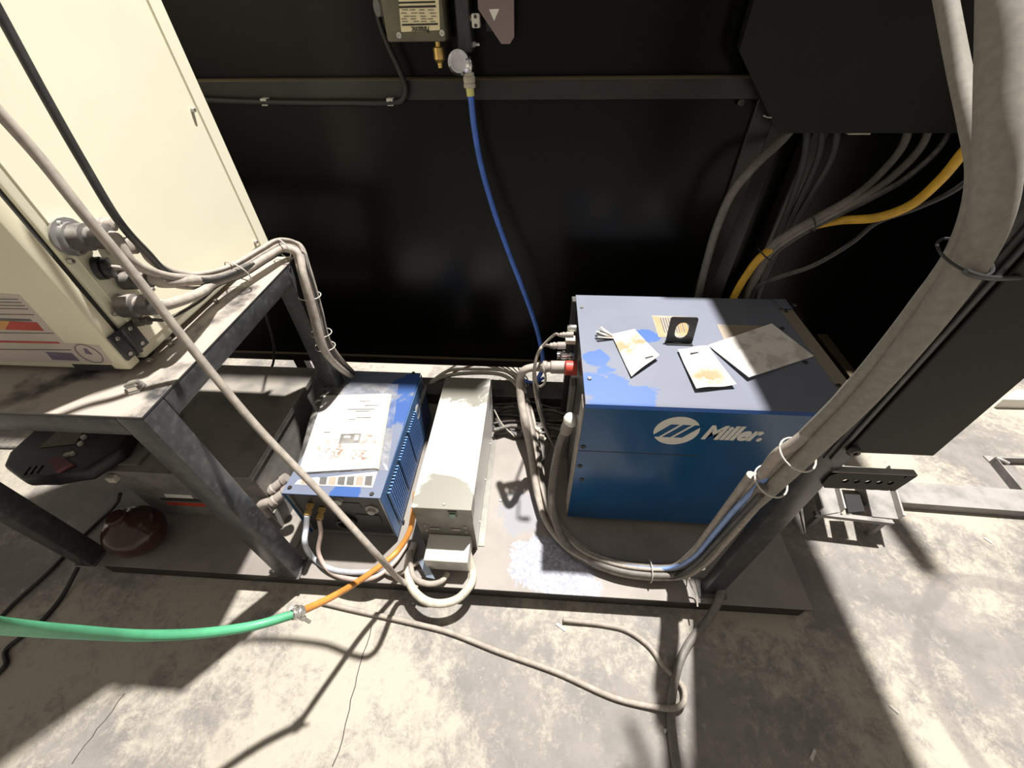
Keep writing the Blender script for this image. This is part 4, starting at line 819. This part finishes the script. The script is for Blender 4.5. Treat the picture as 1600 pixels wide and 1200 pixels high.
ul('grey_conduit', 'grey conduit curving down behind the rear left of the large welder', [(1262, 165, 1.275), (1228, 212, 1.265), (1180, 258, 1.20), (1145, 300, 1.18), (1122, 350, 1.17), (1104, 410, 1.165), (1090, 470, 1.16), (1082, 530, 1.15)], .0115, 'cable_grey')
for k in range(3): ul('back_lead', 'dark lead hanging behind the large welder from the corner box', [(1262+k*24, 185, 1.275), (1258+k*22, 240, 1.255), (1238+k*13, 310, 1.22), (1214+k*6, 370, 1.20), (1190+k*3, 430, 1.18), (1178, 480, 1.17)], .0085, 'cable_dark', 'dark leads behind the large welder')
for k in range(3): ul('arch_lead', 'darkest slim lead in the arch from the corner box' if k == 2 else 'grey lead arching from the corner box to the large welder', [(1425+k*34, 175, 1.275), (1412+k*30, 225, 1.255), (1372+k*24, 275, 1.20), (1330+k*15, 310, 1.13), (1280+k*8, 338+k*2, 1.12), (1232+k*4, 365+k*4, 1.115), (1200+k*3, 390+k*5, 1.113), (1176+k*3, 440, 1.112), (1164+k*3, 480, 1.112), (1160, 520, 1.115)], .0095-.002*(k == 2), ('cable_grey', 'cable_grey', 'cable_dark')[k], 'grey leads arching to the large welder')
ul('yellow_cable', 'yellow cable arching down behind the large welder', [(1535, 205, .95), (1510, 232, .97), (1470, 280, 1.0), (1420, 322, 1.04), (1370, 340, 1.07), (1310, 345, 1.125), (1262, 356, 1.15), (1222, 380, 1.14), (1188, 402, 1.095), (1165, 432, 1.1), (1146, 466, 1.105), (1136, 500, 1.11)], .0105, 'yellow')
ul('slim_lead', 'slim dark lead drooping from the right to the large welder', [(1545, 255, 1.0), (1490, 298, 1.02), (1430, 326, 1.05), (1370, 348, 1.08), (1330, 380, 1.1), (1270, 415, 1.1), (1220, 432, 1.1), (1186, 446, 1.1), (1168, 472, 1.11)], .006, 'cable_dark')
for px, py, yy, lb in ((1266, 348, 1.115, 'black tie round the arching leads and yellow cable'), (1194, 398, 1.108, 'thin black tie round the yellow cable bend')):
    tag(obj('cable_tie', ring(B(), P(px, py, y=yy), (.8, .1, .4) if px > 1250 else (.5, 0, .7), .024, .0022), 'tie_black'), lb, 'cable tie')
# dark low housing behind the big welder
tag(obj('rear_housing', B().box((.55, 1.13, HS+.061), (.90, 1.21, .42), .003), 'panel_dark'), 'dark low steel housing behind the large welder', 'housing')
# ------------------------------------------------------------------ steel pieces on the floor at the right
lb_ = thing('floor_beam', 'long pale steel tube lying on the floor right of the skid', 'steel tube', (1.75, .84, 0))
fb0, fb1 = P(1388, 792, z=0), P(1700, 815, z=0)
fx = fb0.y
obj('tube_body', B().prism([(1.13, fx, 0), (1.13, fx, .036), (1.13, fx+.085, .036), (1.13, fx+.085, 0)], (1.6, -.05, 0)), 'steel_raw', lb_)
cf = thing('angle_iron_frame', 'welded angle frame corner lying on the floor beyond the steel tube', 'frame', P(1565, 722, z=0))
q0, q1, q2 = P(1556, 716, z=.03), P(1625, 800, z=.03), P(1760, 720, z=.03)
for a, e in ((q0, q1), (q0, q2)):
    d = (e-a).normalized(); sd = V((-d.y, d.x, 0))*.030
    if sd.x < 0: sd = sd if a == q0 and e == q1 else sd
    obj('angle_bar', B().prism([V((a.x, a.y, 0)), V((a.x, a.y, .032)), V((a.x, a.y, .032))+sd*.14, V((a.x, a.y, .004))+sd*.14, V((a.x, a.y, .004))+sd, V((a.x, a.y, 0))+sd], (e-a)), 'steel_raw', cf)
obj('weld_bead', B().tube([q0+V((.0, 0, .002)), q0+V((.012, -.010, .003)), q0+V((.026, -.022, .001))], .006, 8), 'wood_grey', cf)
cr = tag(obj('pale_board', B().prism([P(1552, 637, z=0), P(1700, 640, z=0), P(1700, 622, z=0), P(1572, 622, z=0)], (0, 0, .05)), 'white_paint'), 'pale flat board on the floor far behind the post', 'board')
# jig of two channels on a cross bar standing off the skid
jz = .105
jg = thing('channel_jig', 'small steel jig of two channels on a cross bar beside the skid', 'jig', P(1335, 830, z=0))
def J(px, py, z=jz): return P(px, py, z=z)
for nm, pts in (('channel_web', ((1268, 722), (1292, 722), (1312, 801), (1282, 806))), ('channel_web', ((1345, 735), (1380, 735), (1402, 812), (1362, 808)))):
    obj(nm, B().prism([J(*p) for p in pts], (0, 0, .004)), 'steel_raw', jg)
for a, e in (((1292, 722), (1312, 801)), ((1380, 735), (1402, 812)), ((1262, 740), (1278, 800))):
    p, q = J(*a), J(*e); obj('channel_flange', B().prism([p, q, q+V((.005, 0, 0)), p+V((.005, 0, 0))], (0, 0, .028)), 'wood_grey', jg)
p, q = J(1276, 804), J(1398, 818); obj('cross_bar', B().prism([p-V((0, 0, .014)), q-V((0, 0, .014)), q+V((0, .014, -.014)), p+V((0, .014, -.014))], (0, 0, .014)), 'steel_raw', jg)
p = J(1322, 803); obj('black_block', B().prism([J(1316, 775), J(1340, 776), J(1348, 802), J(1322, 803)], (0, 0, .012)), 'black_plastic', jg)
for px, py in ((1290, 800), (1390, 812), (1290, 730), (1370, 738)):
    c = J(px, py); obj('jig_leg', B().box((c.x-.008, c.y, 0), (c.x+.008, c.y+.012, jz)), 'steel_raw', jg)
obj('back_bar', B().prism([J(1262, 734), J(1385, 742), J(1380, 732), J(1262, 724)], (0, 0, -.014)), 'steel_raw', jg)
# small scraps on the floor
for k, (px, py, L, a) in enumerate(((876, 980, .03, -.6), (1543, 845, .02, -1.1), (1413, 805, .012, .2), (1396, 1108, .02, -.9), (1040, 1142, .010, .4), (1270, 1180, .025, .8), (480, 880, .012, .3))):
    c = P(px, py, z=.0); d = V((math.cos(a), math.sin(a), 0)); e = V((-d.y, d.x, 0))*.0035
    o = obj('metal_scrap', B().prism([c-d*L/2-e, c+d*L/2-e*.6, c+d*L/2+e, c-d*L*.4+e*1.1], (0, 0, .003)), 'clip'); tag(o, 'tiny pale metal scrap lying on the concrete floor', 'scrap', 'metal scraps on the floor')
